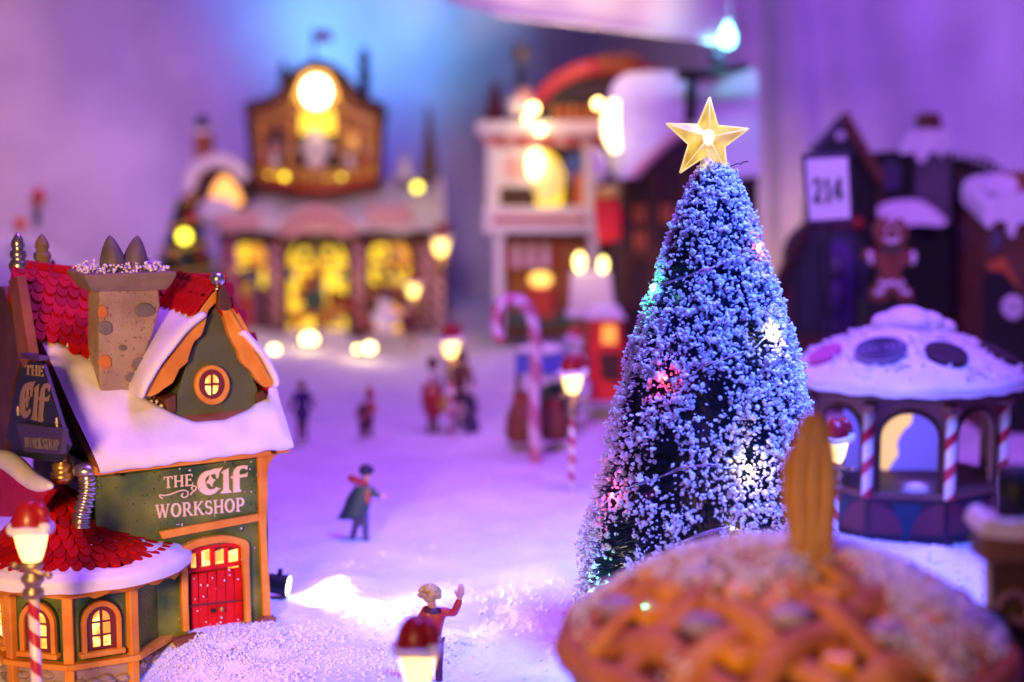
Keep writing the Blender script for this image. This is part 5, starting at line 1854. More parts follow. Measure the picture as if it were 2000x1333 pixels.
# market stall with blue canopy
Y = 16.6
ST = thing('market_stall', 'small market stall with blue canopy and snowy top behind the candy cane', 'stall', fx(1062, 800, Y))
rows = [[fx(1006 + 118 * i / 12, 690 + 20 * j + 3 * math.sin(i * 2.1) * j, Y + .4 - .28 * j) for i in range(13)] for j in (0, 1, 2)]
MB().grid(rows, (0, .02, -.02)).build('canopy', mat('blue_canopy', (.06, .10, .42), .6), ST, smooth=True)
px_ball('canopy_snow', 1060, 684, Y + .5, 52, 14, SNOWP, ST, rd=30)
for x in (1012, 1118):
    MB().tube([fx(x, 728, Y - .1), fx(x, 850, Y - .1)], .03, 8).build('post', WOODD, ST)
slab('counter', rect(1016, 776, 1116, 846), Y + .05, .4, BRWD, ST, bevel=.01)
px_ball('goods', 1050, 765, Y + .1, 16, 14, GREYB, ST)
px_ball('goods', 1080, 762, Y + .1, 18, 16, DKGRN, ST)
Y = 16.2
for x, y, w, h_, lab in ((1018, 862, 30, 100, 'bulging brown sack left of the candy cane'), (1082, 858, 28, 84, 'lower brown sack between the candy cane and the lamp')):
    o = thing('sack', lab, 'sack', fx(x, y, Y), 0, 'brown sacks by the market stall')
    k = sc(Y)
    MB().lathe([(w * .9 * k, 0), (w * 1.05 * k, h_ * .15 * k), (w * k, h_ * .5 * k), (w * .62 * k, h_ * .78 * k), (w * .45 * k, h_ * .84 * k), (w * .6 * k, h_ * .94 * k), (w * .5 * k, h_ * k)], fx(x, y, Y), 14).build('bag', mat('sack_cloth', (.20, .07, .045), .8, (.15, .05, .03), 8, bump=.4, bs=14), o, smooth=True)
    MB().tube([fx(x, y - h_ * .83, Y) + Vector((math.cos(a), math.sin(a), 0)) * w * .5 * k for a in [2 * PI * q / 14 for q in range(15)]], .012, 6, caps=False).build('tie', REDC, o)
Y = 16.9
o = thing('snowman', 'little snowman with red cap right of the blue stall canopy', 'snowman', fx(1118, 800, Y))
for nm, y, r in (('lower_ball', 762, 36), ('middle_ball', 710, 27), ('head', 668, 20)):
    px_ball(nm, 1120, y, Y + .1, r, r, SNOWP, o)
px_ball('cap', 1124, 650, Y + .1, 17, 13, REDC, o)
MB().tube([fx(1120, 668, Y - .0), fx(1114, 670, Y - .12)], [.025, .004], 8).build('nose', ORNG, o)

# giant candy cane
Y = 15.4
cb = fx(1047, 906, Y)
CC = thing('candy_cane', 'giant purple-lit striped candy cane planted in the snow', 'candy cane', cb)
pts = bez([(1049, 930), (1046, 880), (1043, 820), (1044, 760), (1047, 700), (1046, 660), (1038, 618), (1018, 590), (994, 586), (974, 602), (970, 640), (978, 668)], 7)
w3 = [fx(x, y, Y + .12 * (1 - i / len(pts))) for i, (x, y) in enumerate(pts)]
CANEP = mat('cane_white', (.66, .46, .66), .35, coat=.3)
CANER = mat('cane_red', (.42, .03, .12), .35, coat=.3)
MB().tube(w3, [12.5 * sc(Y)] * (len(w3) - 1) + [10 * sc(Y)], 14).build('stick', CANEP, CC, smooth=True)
# the wound stripe, slightly proud
strp = MB()
tot = len(w3)
def frame(i):
    t = (w3[min(i + 1, tot - 1)] - w3[max(i - 1, 0)]).normalized()
    b_ = Vector((0, 1, 0))
    a = t.cross(b_).normalized()
    return a, a.cross(t)
for off in (0.0,):
    A, B = [], []
    for i in range(tot * 4 - 3):
        f = i / 4
        k0 = int(f)
        p = w3[k0].lerp(w3[min(k0 + 1, tot - 1)], f - k0)
        a, b_ = frame(min(k0, tot - 1))
        wnd = f * .62 + off
        rr = 13.0 * sc(Y)
        row = []
        for q in range(6):
            an = wnd + q * PI / 5
            row.append(p + a * math.cos(an) * rr + b_ * math.sin(an) * rr)
        A.append(row)
    strp.grid(A)
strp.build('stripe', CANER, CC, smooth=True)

# ------------------------------------------------------------------ dark gingerbread building, right back, with number board 214
Y = 18.2
b3 = fx(1780, 700, Y)
GB = thing('dark_gingerbread_house', 'dark gingerbread house with arched lantern window and snowy chimney, back right', 'house', (b3.x, b3.y, 0))
DKB = mat('near_black_gingerbread', (.012, .008, .012), .7)
GBR = mat('gingerbread_brown', (.17, .065, .035), .7, (.12, .045, .025), 8, bump=.3, bs=12)
slab('wall', [(1604, 300), (1640, 262), (1700, 300), (1752, 296), (1870, 300), (1930, 310), (1985, 350), (2080, 380), (2080, 840), (1580, 840), (1580, 400)], Y + .3, .35, DKB, GB)
# gable with chain of gingerbread
slab('gable_panel', [(1580, 300), (1612, 270), (1640, 236), (1670, 262), (1700, 302)], Y + .25, .3, NAVY, GB)
for i in range(7):
    px_ball('chain_cookie', 1652 + 11 * i, 232 + 19 * i, Y + .15, 12, 13, GBR, GB, rd=7)
for i in range(4):
    px_ball('chain_cookie', 1640 - 14 * i, 236 + 17 * i, Y + .15, 9, 9, GREYB, GB, rd=6)
px_ball('gable_star', 1642, 266, Y + .12, 10, 9, SNOWP, GB)
# arched lantern window
slab('window_arch', arch(1536, 430, 1692, 664, 70), Y + .05, .3, PURPLE, GB, bevel=.02)
slab('window_glow', arch(1562, 470, 1600, 650, 18), Y + .02, .05, NAVY, GB)
slab('window_glow', arch(1612, 470, 1666, 650, 24), Y + .02, .05, mat('dim_violet_pane', (.10, .05, .22), .3), GB)
for x in (1552, 1604, 1670):
    slab('window_mullion', rect(x, 470, x + 8, 656), Y - .01, .06, BLACK, GB)
px_ball('figure_relief', 1632, 520, Y - .02, 16, 18, GREYB, GB)
px_ball('figure_relief', 1634, 580, Y - .02, 22, 36, PURP, GB)
slab('red_trim', rect(1570, 432, 1690, 444), Y - .02, .10, DKRED, GB)
px_ball('red_gem', 1676, 436, Y - .03, 11, 11, REDC, GB)
slab('red_trim', rect(1532, 560, 1546, 650), Y - .01, .10, DKRED, GB)
slab('sill', rect(1524, 656, 1704, 820), Y - .10, .4, BRWD, GB, bevel=.02)
MB().tube([fx(1604, 398, Y - .05), fx(1560, 470, Y - .05), fx(1520, 560, Y - .05), (fx(1506, 640, Y - .05))], .07, 8).build('leaning_beam', BRWD, GB)
for i_ in range(9):                              # icing dots along the eaves, gingerbread battens and small dim windows
    px_ball('icing_dot', 1866 + 13 * i_, 306 + 1.2 * i_ ** 1.7, Y + .26, 5, 5, SNOWP, GB)
for x_ in (1716, 1872, 1900):
    slab('batten', rect(x_, 330, x_ + 8, 640), Y + .24, .08, GBR, GB)
for x_, y_ in ((1880, 350), (1880, 440), (1730, 320)):
    slab('side_window', arch(x_ - 2, y_, x_ + 24, y_ + 52, 14), Y + .22, .05, PURP, GB)
    MB().tube([fx(px_x, px_y, Y + .20) for px_x, px_y in arch(x_ - 4, y_ - 2, x_ + 26, y_ + 54, 15)], .018, 6).build('window_icing', GREYB, GB, smooth=True)
# chimney with icing
tc_ = slab('chimney', rect(1790, 300, 1858, 440), Y + .1, .4, mat('grey_violet_brick', (.12, .09, .13), .7), GB, bevel=.01)
slab('chimney_cap', [(1800, 222), (1836, 220), (1844, 262), (1796, 262)], Y + .15, .25, GBR, tc_, bevel=.02)
snow_slab('chimney_icing', [(1758, 300), (1776, 264), (1800, 256), (1850, 258), (1862, 280), (1866, 302), (1850, 292), (1840, 308), (1822, 296), (1800, 320), (1784, 300)], Y + .02, Y + .06, tc_)
snow_slab('awning_snow', [(1716, 420), (1730, 402), (1770, 394), (1806, 398), (1846, 428), (1840, 442), (1790, 440), (1740, 446)], Y - .30, Y - .05, GB)
# icing tower on the far right
Y2 = 16.8
b4 = fx(1965, 660, Y2)
IT = thing('icing_tower', 'brown gingerbread tower with dripping white icing at the right edge', 'tower', (b4.x, b4.y, 0))
slab('wall', [(1930, 420), (2080, 420), (2080, 860), (1920, 860)], Y2, .9, GBR, IT, bevel=.02)
snow_slab('icing', [(1924, 440), (1926, 404), (1950, 386), (2000, 380), (2080, 382), (2080, 430), (2040, 440), (2030, 470), (2018, 440), (1990, 438), (1982, 462), (1972, 462), (1966, 436), (1944, 434), (1936, 446)], Y2 - .12, Y2 - .02, IT, .9)
px_ball('cookie_button', 1946, 470, Y2 - .02, 13, 24, GREYB, IT, rd=5)
slab('orange_band', [(1928, 520), (1960, 500), (1990, 560), (1970, 590)], Y2 - .02, .04, ORNG, IT)
slab('dark_panel', [(1922, 530), (1960, 530), (2000, 580), (2080, 600), (2080, 860), (1920, 860)], Y2 - .03, .05, DKB, IT)
fl_ = MB()
for i in range(6):
    a = PI * i / 6
    fl_.tube([fx(1978 + 22 * math.cos(a), 600 + 24 * math.sin(a), Y2 - .07), fx(1978 - 22 * math.cos(a), 600 - 24 * math.sin(a), Y2 - .07)], .022, 6)
ring = [fx(1978 + 13 * math.cos(a), 600 + 14 * math.sin(a), Y2 - .07) for a in [2 * PI * q / 12 for q in range(13)]]
fl_.tube(ring, .02, 6, caps=False)
fl_.build('snowflake', SNOWP, IT)
slab('roof_ornament', [(1960, 340), (2000, 336), (2080, 336), (2080, 376), (1972, 380)], Y2 + .1, .3, BRW, IT, bevel=.02)
snow_slab('roof_snow', [(1926, 370), (1945, 346), (1980, 344), (1990, 372), (1960, 382)], Y2 + .0, Y2 + .1, IT)

# number board
Y = 14.9
NB = thing('number_board', 'white board with the number 214 standing before the dark house', 'sign', fx(1616, 640, Y))
pts = [(1566, 302), (1660, 298), (1668, 434), (1576, 440)]
slab('board', pts, Y, .05, PURPLE, NB, bevel=.01)
slab('paper', [(1574, 312), (1655, 308), (1661, 426), (1582, 431)], Y - .012, .012, mat('white_card', (.88, .87, .90), .6), NB)
MB().tube([fx(1618, 440, Y + .03), fx(1620, 760, Y + .5)], .022, 8).build('stick', BLACK, NB)
DIG = {'2': (.78, [arcp(.36, .70, .26, .26, 170, -20, .075, .09, 10), [(.60, .62, .10), (.42, .34, .10), (.12, .08, .10)], ln(.05, .06, .70, .06, .075)]),
       '1': (.56, [ln(.30, .03, .30, .98, .12), ln(.08, .78, .30, .95, .06), ln(.06, .04, .54, .04, .055)]),
       '4': (.80, [ln(.52, .02, .52, .98, .12), ln(.50, .96, .06, .32, .08), ln(.02, .28, .74, .28, .065)])}
inv_b = inv_of(NB)
o0, o1, oh = [inv_b @ fx(x, y, Y - .013) for x, y in ((1587, 396), (1648, 392), (1585, 350))]
letters('214', o0, o1 - o0, oh - o0, Vector((0, -1, 0)), NAVY, NB, name='digit', glyphs=DIG, depth=.012, gap=.10)

# gingerbread man
Y = 16.0
gm0 = fx(1742, 592, Y)
GMN = thing('gingerbread_man', 'smiling gingerbread man with white icing standing by the number board', 'gingerbread man', gm0)
out_ = bez([(1742, 424), (1764, 430), (1774, 452), (1766, 478), (1756, 492), (1776, 488), (1790, 494), (1788, 514), (1770, 520), (1760, 524), (1764, 550), (1782, 572), (1780, 590), (1758, 592), (1742, 572), (1728, 592), (1706, 590), (1704, 572), (1718, 550), (1722, 526), (1704, 520), (1690, 506), (1696, 490), (1714, 490), (1726, 492), (1716, 474), (1710, 450), (1722, 430)], 4, True)
slab('body', out_, Y, .16, mat('gingerbread_cookie', (.28, .09, .05), .7, (.20, .06, .035), 9, bump=.3, bs=14), GMN, bevel=.03)
for x in (1733, 1752):
    px_ball('eye', x, 448, Y - .01, 4, 5, SNOWP, GMN, rd=3)
MB().tube([fx(x, y, Y - .01) for x, y in bez([(1728, 464), (1736, 472), (1748, 472), (1757, 464)], 4)], .018, 6).build('smile', SNOWP, GMN, smooth=True)
px_ball('hair_icing', 1742, 430, Y - .01, 10, 5, SNOWP, GMN, rd=5)
slab('bow_tie', [(1728, 482), (1742, 487), (1757, 482), (1757, 496), (1742, 491), (1728, 496)], Y - .03, .04, DKGRN, GMN, bevel=.005)
for x0, y0, x1, y1 in ((1698, 492, 1700, 516), (1784, 492, 1782, 516), (1708, 572, 1726, 566), (1758, 566, 1778, 572)):
    MB().tube([fx(x0, y0, Y - .01), fx((x0 + x1) / 2 + 3, (y0 + y1) / 2 + 4, Y - .02), fx(x1, y1, Y - .01)], .022, 6).build('icing_cuff', SNOWP, GMN, smooth=True)
MB().tube([fx(x, y, Y - .01) for x, y in ((1718, 552), (1730, 558), (1742, 552), (1754, 558), (1766, 552))], .022, 6).build('icing_belt', SNOWP, GMN, smooth=True)
for y in (508, 530):
    px_ball('button', 1742, y, Y - .01, 4, 4, REDC, GMN, rd=3)
o = slab('pedestal', rect(1690, 592, 1794, 890), Y - .05, .35, DKB, GMN)

# ------------------------------------------------------------------ round gazebo with cookie roof, right
GYc, GPX = 13.2, 1760
gx = fx(GPX, 1000, GYc).x
zb1, zb2 = fx(GPX, 1050, 12.5).z, fx(GPX, 968, 12.5).z         # low wall
zc2, zev = fx(GPX, 800, 12.5).z, fx(GPX, 764, 12.5).z
GZ = thing('gazebo', 'eight-sided candy gazebo with striped posts and cookie-dotted snow roof', 'gazebo', (gx, GYc, 0))
GR = .757
GWALL = mat('dark_plum_paint', (.05, .018, .05), .55, (.035, .015, .05), 4)
GARCH = mat('brown_plum_arch_paint', (.16, .06, .06), .55)
GTEAL = mat('teal_paint', (.012, .035, .08), .5)
GROSE = mat('rose_panel_paint', (.13, .022, .05), .5)
CANDYG = stripes('gazebo_candy_stripe', (.78, .74, .76), (.50, .02, .05), 4.2, -1.0, .60)


def gv(k, r=GR, z=0.0):
    a = math.radians(-32 + 45 * k)
    return Vector((gx + r * math.sin(a), GYc - r * math.cos(a), z))


MB().prism([gv(-k, GR * .97, zb1 - .12) for k in range(8)], (0, 0, .16)).build('floor', GWALL, GZ)
MB().prism([gv(-k, GR * 1.04, zb2 - .03) for k in range(8)] + [], (0, 0, .05)).build('rail_ring', GARCH, GZ, bevel=.01)
for k in range(8):
    a, b = gv(k), gv(k + 1)
    ex = (b - a).normalized()
    nr = Vector((ex.y, -ex.x, 0))
    L_ = (b - a).length

    def g2(u, z, d=0.0):
        return a + ex * (u * L_) + nr * d + Vector((0, 0, z))
    MB().prism([g2(0, zb1 - .12), g2(1, zb1 - .12), g2(1, zb2), g2(0, zb2)], nr * -.05).build('low_wall', GWALL, GZ)
    for c_, mt in ((.04, GROSE), (.96, GROSE)):
        pts = [(c_ + (.40 if c_ < .5 else -.40) * math.sin(PI / 2 * q / 8), zb1 + .02 + .24 * math.cos(PI / 2 * q / 8)) for q in range(9)] + [(c_, zb1 + .02)]
        if c_ > .5:
            pts = pts[::-1]
        MB().prism([g2(u, z, .012) for u, z in pts], nr * -.02).build('rose_panel', mt, GZ)
    MB().prism([g2(u, z, .010) for u, z in ((.46, zb1 - .02), (.54, zb1 - .02), (.70, zb2 - .06), (.30, zb2 - .06))], nr * -.02).build('teal_panel', GTEAL, GZ)
    # arched head
    outer = [(0, zc2 - .30), (0, zev), (1, zev), (1, zc2 - .30)]
    inner = [(.5 + .38 * math.cos(PI * q / 12), zc2 - .22 + .20 * math.sin(PI * q / 12)) for q in range(13)]
    poly = [(0, zb2), (0, zev), (1, zev), (1, zb2), (.88, zb2)] + inner + [(.12, zb2)]
    MB().prism([g2(u, z) for u, z in poly], nr * -.05).build('arch', GARCH, GZ)
    rim_ = [(.88, zb2 + .02)] + inner + [(.12, zb2 + .02)]
    MB().tube([g2(u, z, .012) for u, z in rim_], .014, 6).build('arch_moulding', BRWD, GZ)
    p = gv(k, GR + .03)
    o = MB().tube([(0, 0, zb2 - .02), (0, 0, zc2 - .02)], .042, 14).build('post', CANDYG, GZ, smooth=True, local=True)
    o.location = (p.x - gx, p.y - GYc, 0)
    o.rotation_euler = (0, 0, k * .8)
    px2 = gv(k, GR + .03, zc2 + .01)
    MB().box(px2, (.11, .11, .06), Matrix.Rotation(math.radians(-32 + 45 * k), 3, 'Z')).build('capital', GARCH, GZ, bevel=.01)
zap = fx(1785, 632, GYc).z
zed = fx(1760, 766, GYc - .92).z
RPROF = [(r * .93 / .965, zap - (zap - zed) * q / .60) for r, q in ((0, 0), (.14, .02), (.26, .07), (.45, .17), (.65, .29), (.82, .42), (.93, .54), (.965, .60))]


def groof(r):
    return interp(RPROF, r)


rows = []
for j in range(24):
    r = .93 * (j / 23) ** .8 + .004
    row = []
    for i in range(65):
        a = 2 * PI * i / 64
        w = .012 * noise.noise(Vector((math.cos(a) * 2.5 * r, math.sin(a) * 2.5 * r, 2))) + (.012 * math.cos(8 * a - .3) * (r / .93) ** 3)
        row.append((gx + r * math.cos(a), GYc + r * math.sin(a), groof(r) + w))
    rows.append(row)
rows.append([(gx + .92 * math.cos(2 * PI * i / 64), GYc + .92 * math.sin(2 * PI * i / 64), RPROF[-1][1] - .04 - .018 * abs(math.sin(i * .95))) for i in range(65)])
rows.append([(gx + .80 * math.cos(2 * PI * i / 64), GYc + .80 * math.sin(2 * PI * i / 64), RPROF[-1][1] - .03) for i in range(65)])
grf = MB().grid(rows).build('roof', SNOWP, GZ, smooth=True)
MB().lathe([(.82, RPROF[-1][1] - .10), (.84, RPROF[-1][1] - .03), (.80, RPROF[-1][1] - .02)], (gx, GYc, 0), 48).build('roof_soffit', BRWD, GZ)
for dx, dy, r in ((0, 0, .19), (.16, .05, .15), (-.14, .03, .13), (.30, .12, .12), (.04, -.10, .13)):
    z = groof(math.hypot(dx, dy))
    MB().ball((gx + dx, GYc + dy, z + .02), r, 14, 9, (1, 1, .62)).build('roof_snow', SNOWP, grf, smooth=True)


rq = random.Random(9)
gf = MB()
for _ in range(1500):
    a, r = rq.uniform(0, 2 * PI), .87 * rq.random() ** .5
    if noise.noise(Vector((math.cos(a) * r * 4, math.sin(a) * r * 4, 3))) < rq.uniform(-.4, .5):
        continue
    clump(gf, Vector((gx + r * math.cos(a), GYc + r * math.sin(a), groof(r) + rq.uniform(.0, .02))), rq.uniform(.008, .026), rq)
tag(gf.build('roof_crumbs', FLAKE, GZ, smooth=True), kind='stuff')


def on_gazebo(px, py):
    d = ray(px, py)
    t = 10.5
    while t < 15:
        p = Vector((0, 0, CAMZ)) + d * t
        r = math.hypot(p.x - gx, p.y - GYc)
        if r < .92 and p.z <= groof(r) + .012:
            e = .04
            def hz(x, y):
                return groof(math.hypot(x - gx, y - GYc))
            n_ = Vector((-(hz(p.x + e, p.y) - hz(p.x - e, p.y)) / (2 * e), -(hz(p.x, p.y + e) - hz(p.x, p.y - e)) / (2 * e), 1)).normalized()
            return p, n_
        t += .004
    return None, None


CHOC = mat('chocolate_cookie', (.045, .018, .03), .6, bump=.3, bs=16)
SWRL = mat('blue_grey_cookie', (.20, .16, .24), .6)
for px, py, r, mt, sw in ((1720, 686, .20, SWRL, True), (1848, 693, .165, CHOC, False), (1952, 692, .16, CHOC, False), (1612, 692, .14, mat('pink_cookie', (.55, .10, .28), .6), False), (1700, 640, .0, CHOC, False)):
    if not r:
        continue
    p, n_ = on_gazebo(px, py)
    if p is None:
        continue
    ax = n_.cross(Vector((0, 1, 0))).normalized()
    ay = n_.cross(ax)
    m = MB()
    ring = [p + ax * math.cos(2 * PI * q / 24) * r + ay * math.sin(2 * PI * q / 24) * r - n_ * .03 for q in range(24)]
    m.prism(ring, n_ * .055)
    ck = m.build('roof_cookie', mt, grf, bevel=.012)
    if sw:
        sp_pts = [p + n_ * .03 + (ax * math.cos(q * .42) + ay * math.sin(q * .42)) * (.012 + r * .85 * q / 52) for q in range(53)]
        MB().tube(sp_pts, .011, 6).build('icing_swirl', PURPLE, grf, smooth=True)
# inside: added panels whose emission stands in for blue light and a warm-lit view
slab('blue_glow_panel', rect(1650, 780, 1850, 985), GYc + .12, .03, glow('gazebo_blue_fill', (.20, .15, .90), .55), GZ)
slab('warm_view_panel', bez([(1720, 812), (1744, 802), (1778, 800), (1780, 826), (1764, 842), (1752, 866), (1754, 888), (1742, 906), (1734, 918), (1720, 912), (1718, 860)], 4, True), GYc + .08, .03, glow('gazebo_warm_view', (1.0, .60, .18), .95), GZ)
point('gazebo_blue_lamp', (.02, -.38, .42), (.16, .13, 1.0), 8.0, .1, GZ)

# ------------------------------------------------------------------ pie cottage in the foreground
PY_, PR = 6.95, .93
pcx = fx(1100, 1245, PY_).x + PR
pz0 = fx(1100, 1245, PY_).z
CRUST = mat('baked_crust', (.62, .25, .10), .65, (.38, .12, .045), 7, bump=.35, bs=18)
CRUSTL = mat('golden_crust', (.72, .34, .08), .6, (.50, .18, .05), 8, bump=.5, bs=18)
FILL = mat('berry_filling', (.08, .02, .04), .35, (.20, .06, .03), 5, bump=.4, bs=10)
BERRY = mat('frosted_berry', (.30, .22, .42), .7, (.52, .42, .62), 9)
APPLE = mat('amber_fruit', (.85, .40, .03), .35, coat=.4)
PIE = thing('pie_cottage', 'lattice-crust pie roof dusted with snow, large in the right foreground', 'pie', (pcx, PY_, 0))
PH = .36


def pz(x, y):
    r = min(1.0, math.hypot(x, y) / PR)
    return pz0 + PH * (1 - r ** 2.2)


def pp(x, y, off=0.0):
    return Vector((pcx + x, PY_ + y, pz(x, y) + off))


MB().lathe([(.80, -.25), (.84, .1), (.88, pz0 - .22), (.93, pz0 - .10)], (pcx, PY_, 0), 40).build('cottage_wall', STONE, PIE, smooth=True)
rows = []
for j in range(16):
    r = PR * .97 * j / 15 + .002
    rows.append([pp(r * math.cos(2 * PI * i / 48), r * math.sin(2 * PI * i / 48), -.045 + .02 * noise.noise(Vector((r * 5 * math.cos(2 * PI * i / 48), r * 5 * math.sin(2 * PI * i / 48), 0)))) for i in range(49)])
MB().grid(rows).build('filling', FILL, PIE, smooth=True)
rimv = []
for i in range(97):
    a = 2 * PI * i / 96
    rimv.append((pcx + (PR + .0) * math.cos(a), PY_ + PR * math.sin(a), pz0 - .01))
rows = []
for q in range(9):
    b_ = 2 * PI * q / 8
    rows.append([(pcx + (PR - .02 + (.055 + .010 * math.sin(i * PI / 4)) * math.cos(b_)) * math.cos(2 * PI * i / 96), PY_ + (PR - .02 + (.055 + .010 * math.sin(i * PI / 4)) * math.cos(b_)) * math.sin(2 * PI * i / 96), pz0 - .03 + (.075 + .012 * math.sin(i * PI / 4)) * math.sin(b_)) for i in range(97)])
MB().grid(rows).build('crust_rim', CRUST, PIE, smooth=True)
rp = random.Random(21)
for fam in (0, 1):
    ang = math.radians(38 if fam == 0 else 128)
    cx_, sx_ = math.cos(ang), math.sin(ang)
    for s in range(7):
        off = (s - 3) * .25 + rp.uniform(-.02, .02)
        half = math.sqrt(max(0, (PR * .985) ** 2 - off * off))
        if half < .15:
            continue
        w = .056 + rp.uniform(-.006, .010)
        n = 36
        rows = [[], [], [], []]
        for i in range(n + 1):
            t = -half + 2 * half * i / n
            wv_ = .022 * math.cos(PI * (t / .25)) * (1 if (s + fam) % 2 else -1)
            for q, (e_, dz) in enumerate(((-w, -.01), (-w * .5, .014), (w * .5, .014), (w, -.01))):
                o_ = off + e_ + .008 * math.sin(t * 9 + s)
                x, y = t * cx_ - o_ * sx_, t * sx_ + o_ * cx_
                rows[q].append(pp(x, y, .012 + wv_ + dz + .010 * noise.noise(Vector((x * 14, y * 14, fam)))))
        MB().grid(rows, (0, 0, -.035)).build('lattice_strip', CRUST if (s + fam) % 2 else CRUSTL, PIE, smooth=True, sub=1)
for i in range(6):
    for j in range(6):
        u, v = (i - 2.5) * .25, (j - 2.5) * .25
        x = u * math.cos(math.radians(38)) - v * math.sin(math.radians(38))
        y = u * math.sin(math.radians(38)) + v * math.cos(math.radians(38))
        if math.hypot(x, y) > PR * .86:
            continue
        k_ = (i * 3 + j * 5) % 4
        if k_ in (0, 2):
            q = pp(x + rp.uniform(-.02, .02), y, -.005)
            MB().ball(q, .078, 12, 8, (1.15, 1.0, .62)).build('blueberry', BERRY, PIE, smooth=True)
        else:
            q = pp(x, y, -.015)
            MB().box(q, (.15, .13, .08), Matrix.Rotation(rp.uniform(0, 3), 3, 'Z')).build('fruit_piece', APPLE, PIE, bevel=.02)
ps = MB()
n = 0
while n < 11000:
    x, y = rp.uniform(-PR, PR), rp.uniform(-PR, PR)
    if math.hypot(x, y) > PR * .97:
        continue
    d = .46 + .95 * noise.noise(Vector((x * 2.6, y * 2.6, 4))) + .75 * y + .45 * x
    if rp.random() > d:
        continue
    clump(ps, pp(x, y, .035 + rp.uniform(-.01, .015)), rp.uniform(.004, .014), rp)
    n += 1
tag(ps.build('snow_dusting', FLAKE, PIE, smooth=True), kind='stuff')

# tan wafer standing in the pie
WAF = mat('tan_wafer', (.58, .32, .10), .6, (.46, .22, .06), 5, bump=.25, bs=16)
WAFL = mat('pale_wafer_ridge', (.72, .46, .20), .6)
Y = 6.82
wo = bez([(1590, 806), (1612, 820), (1628, 858), (1636, 910), (1638, 975), (1634, 1040), (1624, 1092), (1598, 1112), (1568, 1104), (1548, 1070), (1534, 1010), (1528, 955), (1530, 912), (1540, 888), (1552, 870), (1560, 842), (1572, 816)], 4, True)
WF = thing('wafer', 'tall tan ridged wafer stuck upright in the top of the pie', 'wafer', fx(1590, 1085, Y))
slab('biscuit', wo, Y, .07, WAF, WF, bevel=.015)
for x0, y0, x1, y1, xb, yb in ((1576, 850, 1560, 930, 1566, 1060), (1598, 836, 1588, 930, 1588, 1072), (1614, 860, 1618, 950, 1606, 1066)):
    pts_ = bez([(x0, y0), (x1, y1), (xb, yb)], 6)
    MB().tube([fx(x, y, Y - .008) for x, y in pts_], .013, 8).build('ridge', WAFL, WF, smooth=True)

# dark gingerbread gatepost with icing, right edge
Y = 7.0
GP = thing('gingerbread_post', 'dark gingerbread post with white icing swirl and snowy cap at the right edge', 'post', fx(1985, 1340, Y))
PB = mat('dark_gingerbread', (.045, .018, .012), .7, (.07, .03, .018), 8, bump=.3, bs=14)
slab('shaft', [(1944, 1096), (2120, 1090), (2120, 1520), (1946, 1520)], Y, .15, PB, GP, bevel=.02)
slab('cap', [(1918, 1040), (2130, 1030), (2130, 1098), (1920, 1104)], Y - .05, .22, mat('brown_cap', (.16, .08, .05), .7), GP, bevel=.025)
slab('cap_snow', bez([(1916, 1046), (1922, 1022), (1940, 1012), (1968, 1022), (2000, 1018), (2130, 1014), (2130, 1048), (2000, 1056), (1940, 1052)], 4, True), Y - .07, .26, SNOWP, GP, bevel=.02)
MB().tube([fx(1928, 1104, Y - .03), fx(1930, 1200, Y - .03), fx(1932, 1330, Y - .03), fx(1932, 1500, Y - .03)], .016, 8).build('icing_edge', mat('dull_icing', (.45, .40, .36), .6), GP, smooth=True)
sw_ = [fx(1986 - (10 + 34 * q / 40) * math.cos(q * .165 + .5), 1196 + (10 + 44 * q / 40) * math.sin(q * .165 + .5), Y - .015) for q in range(41)]
MB().tube(sw_, .014, 8).build('icing_swirl', mat('violet_icing', (.22, .12, .22), .6), GP, smooth=True)
MB().tube([fx(1985, 1018, Y + .08), fx(1985, 915, Y + .08)], .085, 14).build('black_pipe', BLACK, GP, smooth=True)
px_ball('orange_light_spot', 1938, 1256, Y - .05, 11, 15, mat('orange_light_paint', (.6, .06, .01), .4), GP)  # painted ball standing in for a small orange light

# ------------------------------------------------------------------ small black projector in the snow, with its pool of warm light
Y = 11.05
p0 = fx(546, 1142, Y)
PJ = thing('spotlight', 'small black spotlight lying in the snow beside the workshop door', 'spotlight', (p0.x, p0.y, p0.z - .07))
dirx = Vector((.95, -.10, -.12)).normalized()
MB().tube([p0 - dirx * .09, p0 - dirx * .075, p0 + dirx * .03, p0 + dirx * .06], [.045, .065, .07, .078], 16).build('housing', BLACK, PJ, smooth=True, bevel=.004)
MB().tube([p0 + dirx * .052, p0 + dirx * .063], [.066, .066], 16).build('lens', glow('projector_lens', (1, .8, .5), 6), PJ)
MB().tube([p0 + Vector((0, 0, .06)), p0 + Vector((.01, .0, .105))], .016, 8).build('knob', BLACK, PJ)
sp_l = spot('projector_beam', p0 + dirx * .08, p0 + dirx * 1.0 + Vector((0, 0, -.06)), (1, .74, .45), 330, 105, .05)
sp_l.parent = PJ
sp_l.location = sp_l.location - PJ.location

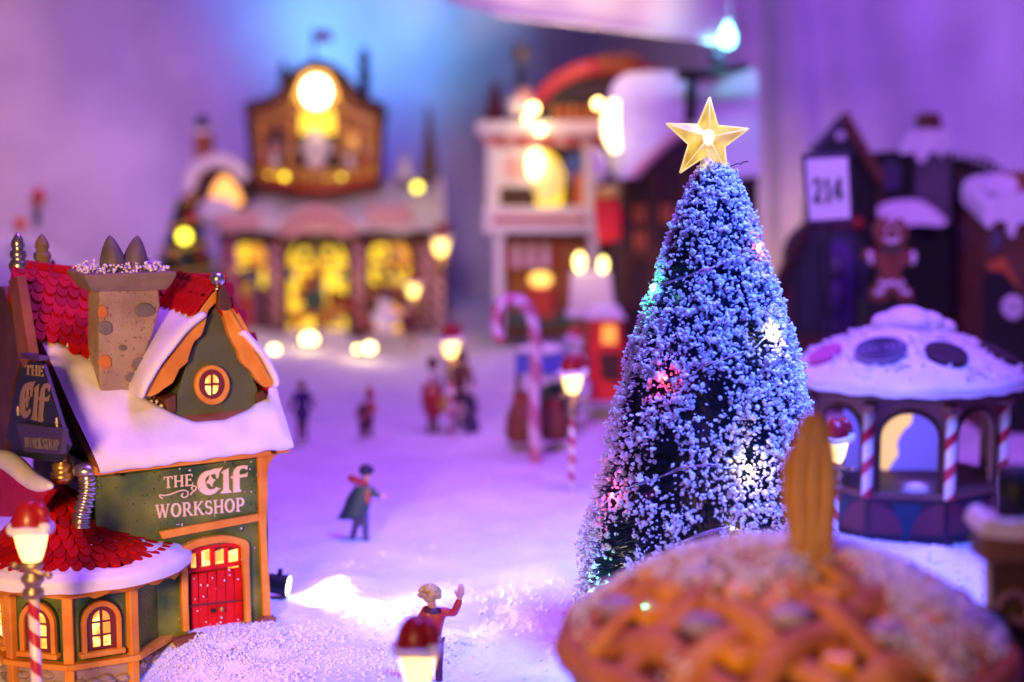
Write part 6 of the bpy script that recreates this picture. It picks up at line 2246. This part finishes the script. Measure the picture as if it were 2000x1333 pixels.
# ------------------------------------------------------------------ loose artificial snow
rs = random.Random(77)
fz = MB()
for i in range(5200):                            # heap in front of the workshop door
    x, y = rs.gauss(-1.68, .22), rs.gauss(10.02, .17)
    q = EI @ Vector((x, y, 0))
    if q.y > -.05 and q.x < WL:
        continue
    if math.hypot(q.x - TB.x, q.y - TB.y) < .52:
        continue
    clump(fz, Vector((x, y, terrain(x, y) + rs.uniform(-.006, .022))), .003 + .009 * rs.random() ** 2.5, rs)
for i in range(60):                              # bits stuck to wall and door
    u, v = rs.random(), rs.random() ** 1.6
    q = el(345 + 165 * u, 1220 - 330 * v, y=-.03)
    clump(fz, EF @ q, rs.uniform(.003, .008), rs)
for i in range(1000):                             # dusting on roof, cap and turret
    k_ = rs.random()
    if k_ < .45:
        q = Vector((capc.x + rs.uniform(-.26, .26), CH + rs.uniform(-.02, .30), zc + rs.uniform(.0, .03) + .04 * rs.random() ** 2))
    elif k_ < .75:
        a = rs.gauss(-62, 12)
        q = trp(a, rs.uniform(.2, .5), .035)
    else:
        u = rs.uniform(.10, .42)
        q = roofp(u, vb(u) + rs.uniform(-.02, .09), .03)
    clump(fz, EF @ q, rs.uniform(.005, .014), rs)
tag(fz.build('snow_heap', FLAKE, smooth=True), 'loose crumbs of artificial snow heaped against the workshop', kind='stuff')
gs = MB()
for i in range(5200):
    y = 8.3 + 7 * rs.random() ** 1.6
    x = rs.uniform(-.31, .34) * y
    if noise.noise(Vector((x * 1.3, y * 1.3, 9))) < rs.uniform(-.35, .45):
        continue
    clump(gs, Vector((x, y, terrain(x, y) + rs.uniform(-.006, .008))), .006 + .016 * rs.random() ** 3, rs)
for cx_, cy_, sd, cnt_ in ((-1.25, 10.3, .16, 500), (-.95, 9.7, .28, 700), (-.55, 10.0, .22, 350), (2.9, 11.9, .5, 900), (2.2, 12.1, .3, 350), (.15, 11.0, .25, 250), (-1.5, 9.5, .25, 500), (1.0, 12.4, .4, 250)):
    for _ in range(cnt_):                        # fluffier drifts
        x, y = rs.gauss(cx_, sd), rs.gauss(cy_, sd * .6)
        if (EI @ Vector((x, y, 0))).y > -.03 and (EI @ Vector((x, y, 0))).x < WL + .05:
            continue
        clump(gs, Vector((x, y, terrain(x, y) + rs.uniform(-.004, .016))), .004 + .012 * rs.random() ** 2.5, rs)
tag(gs.build('snow_crumbs', FLAKE, smooth=True), 'scattered crumbs of artificial snow on the ground', kind='stuff')
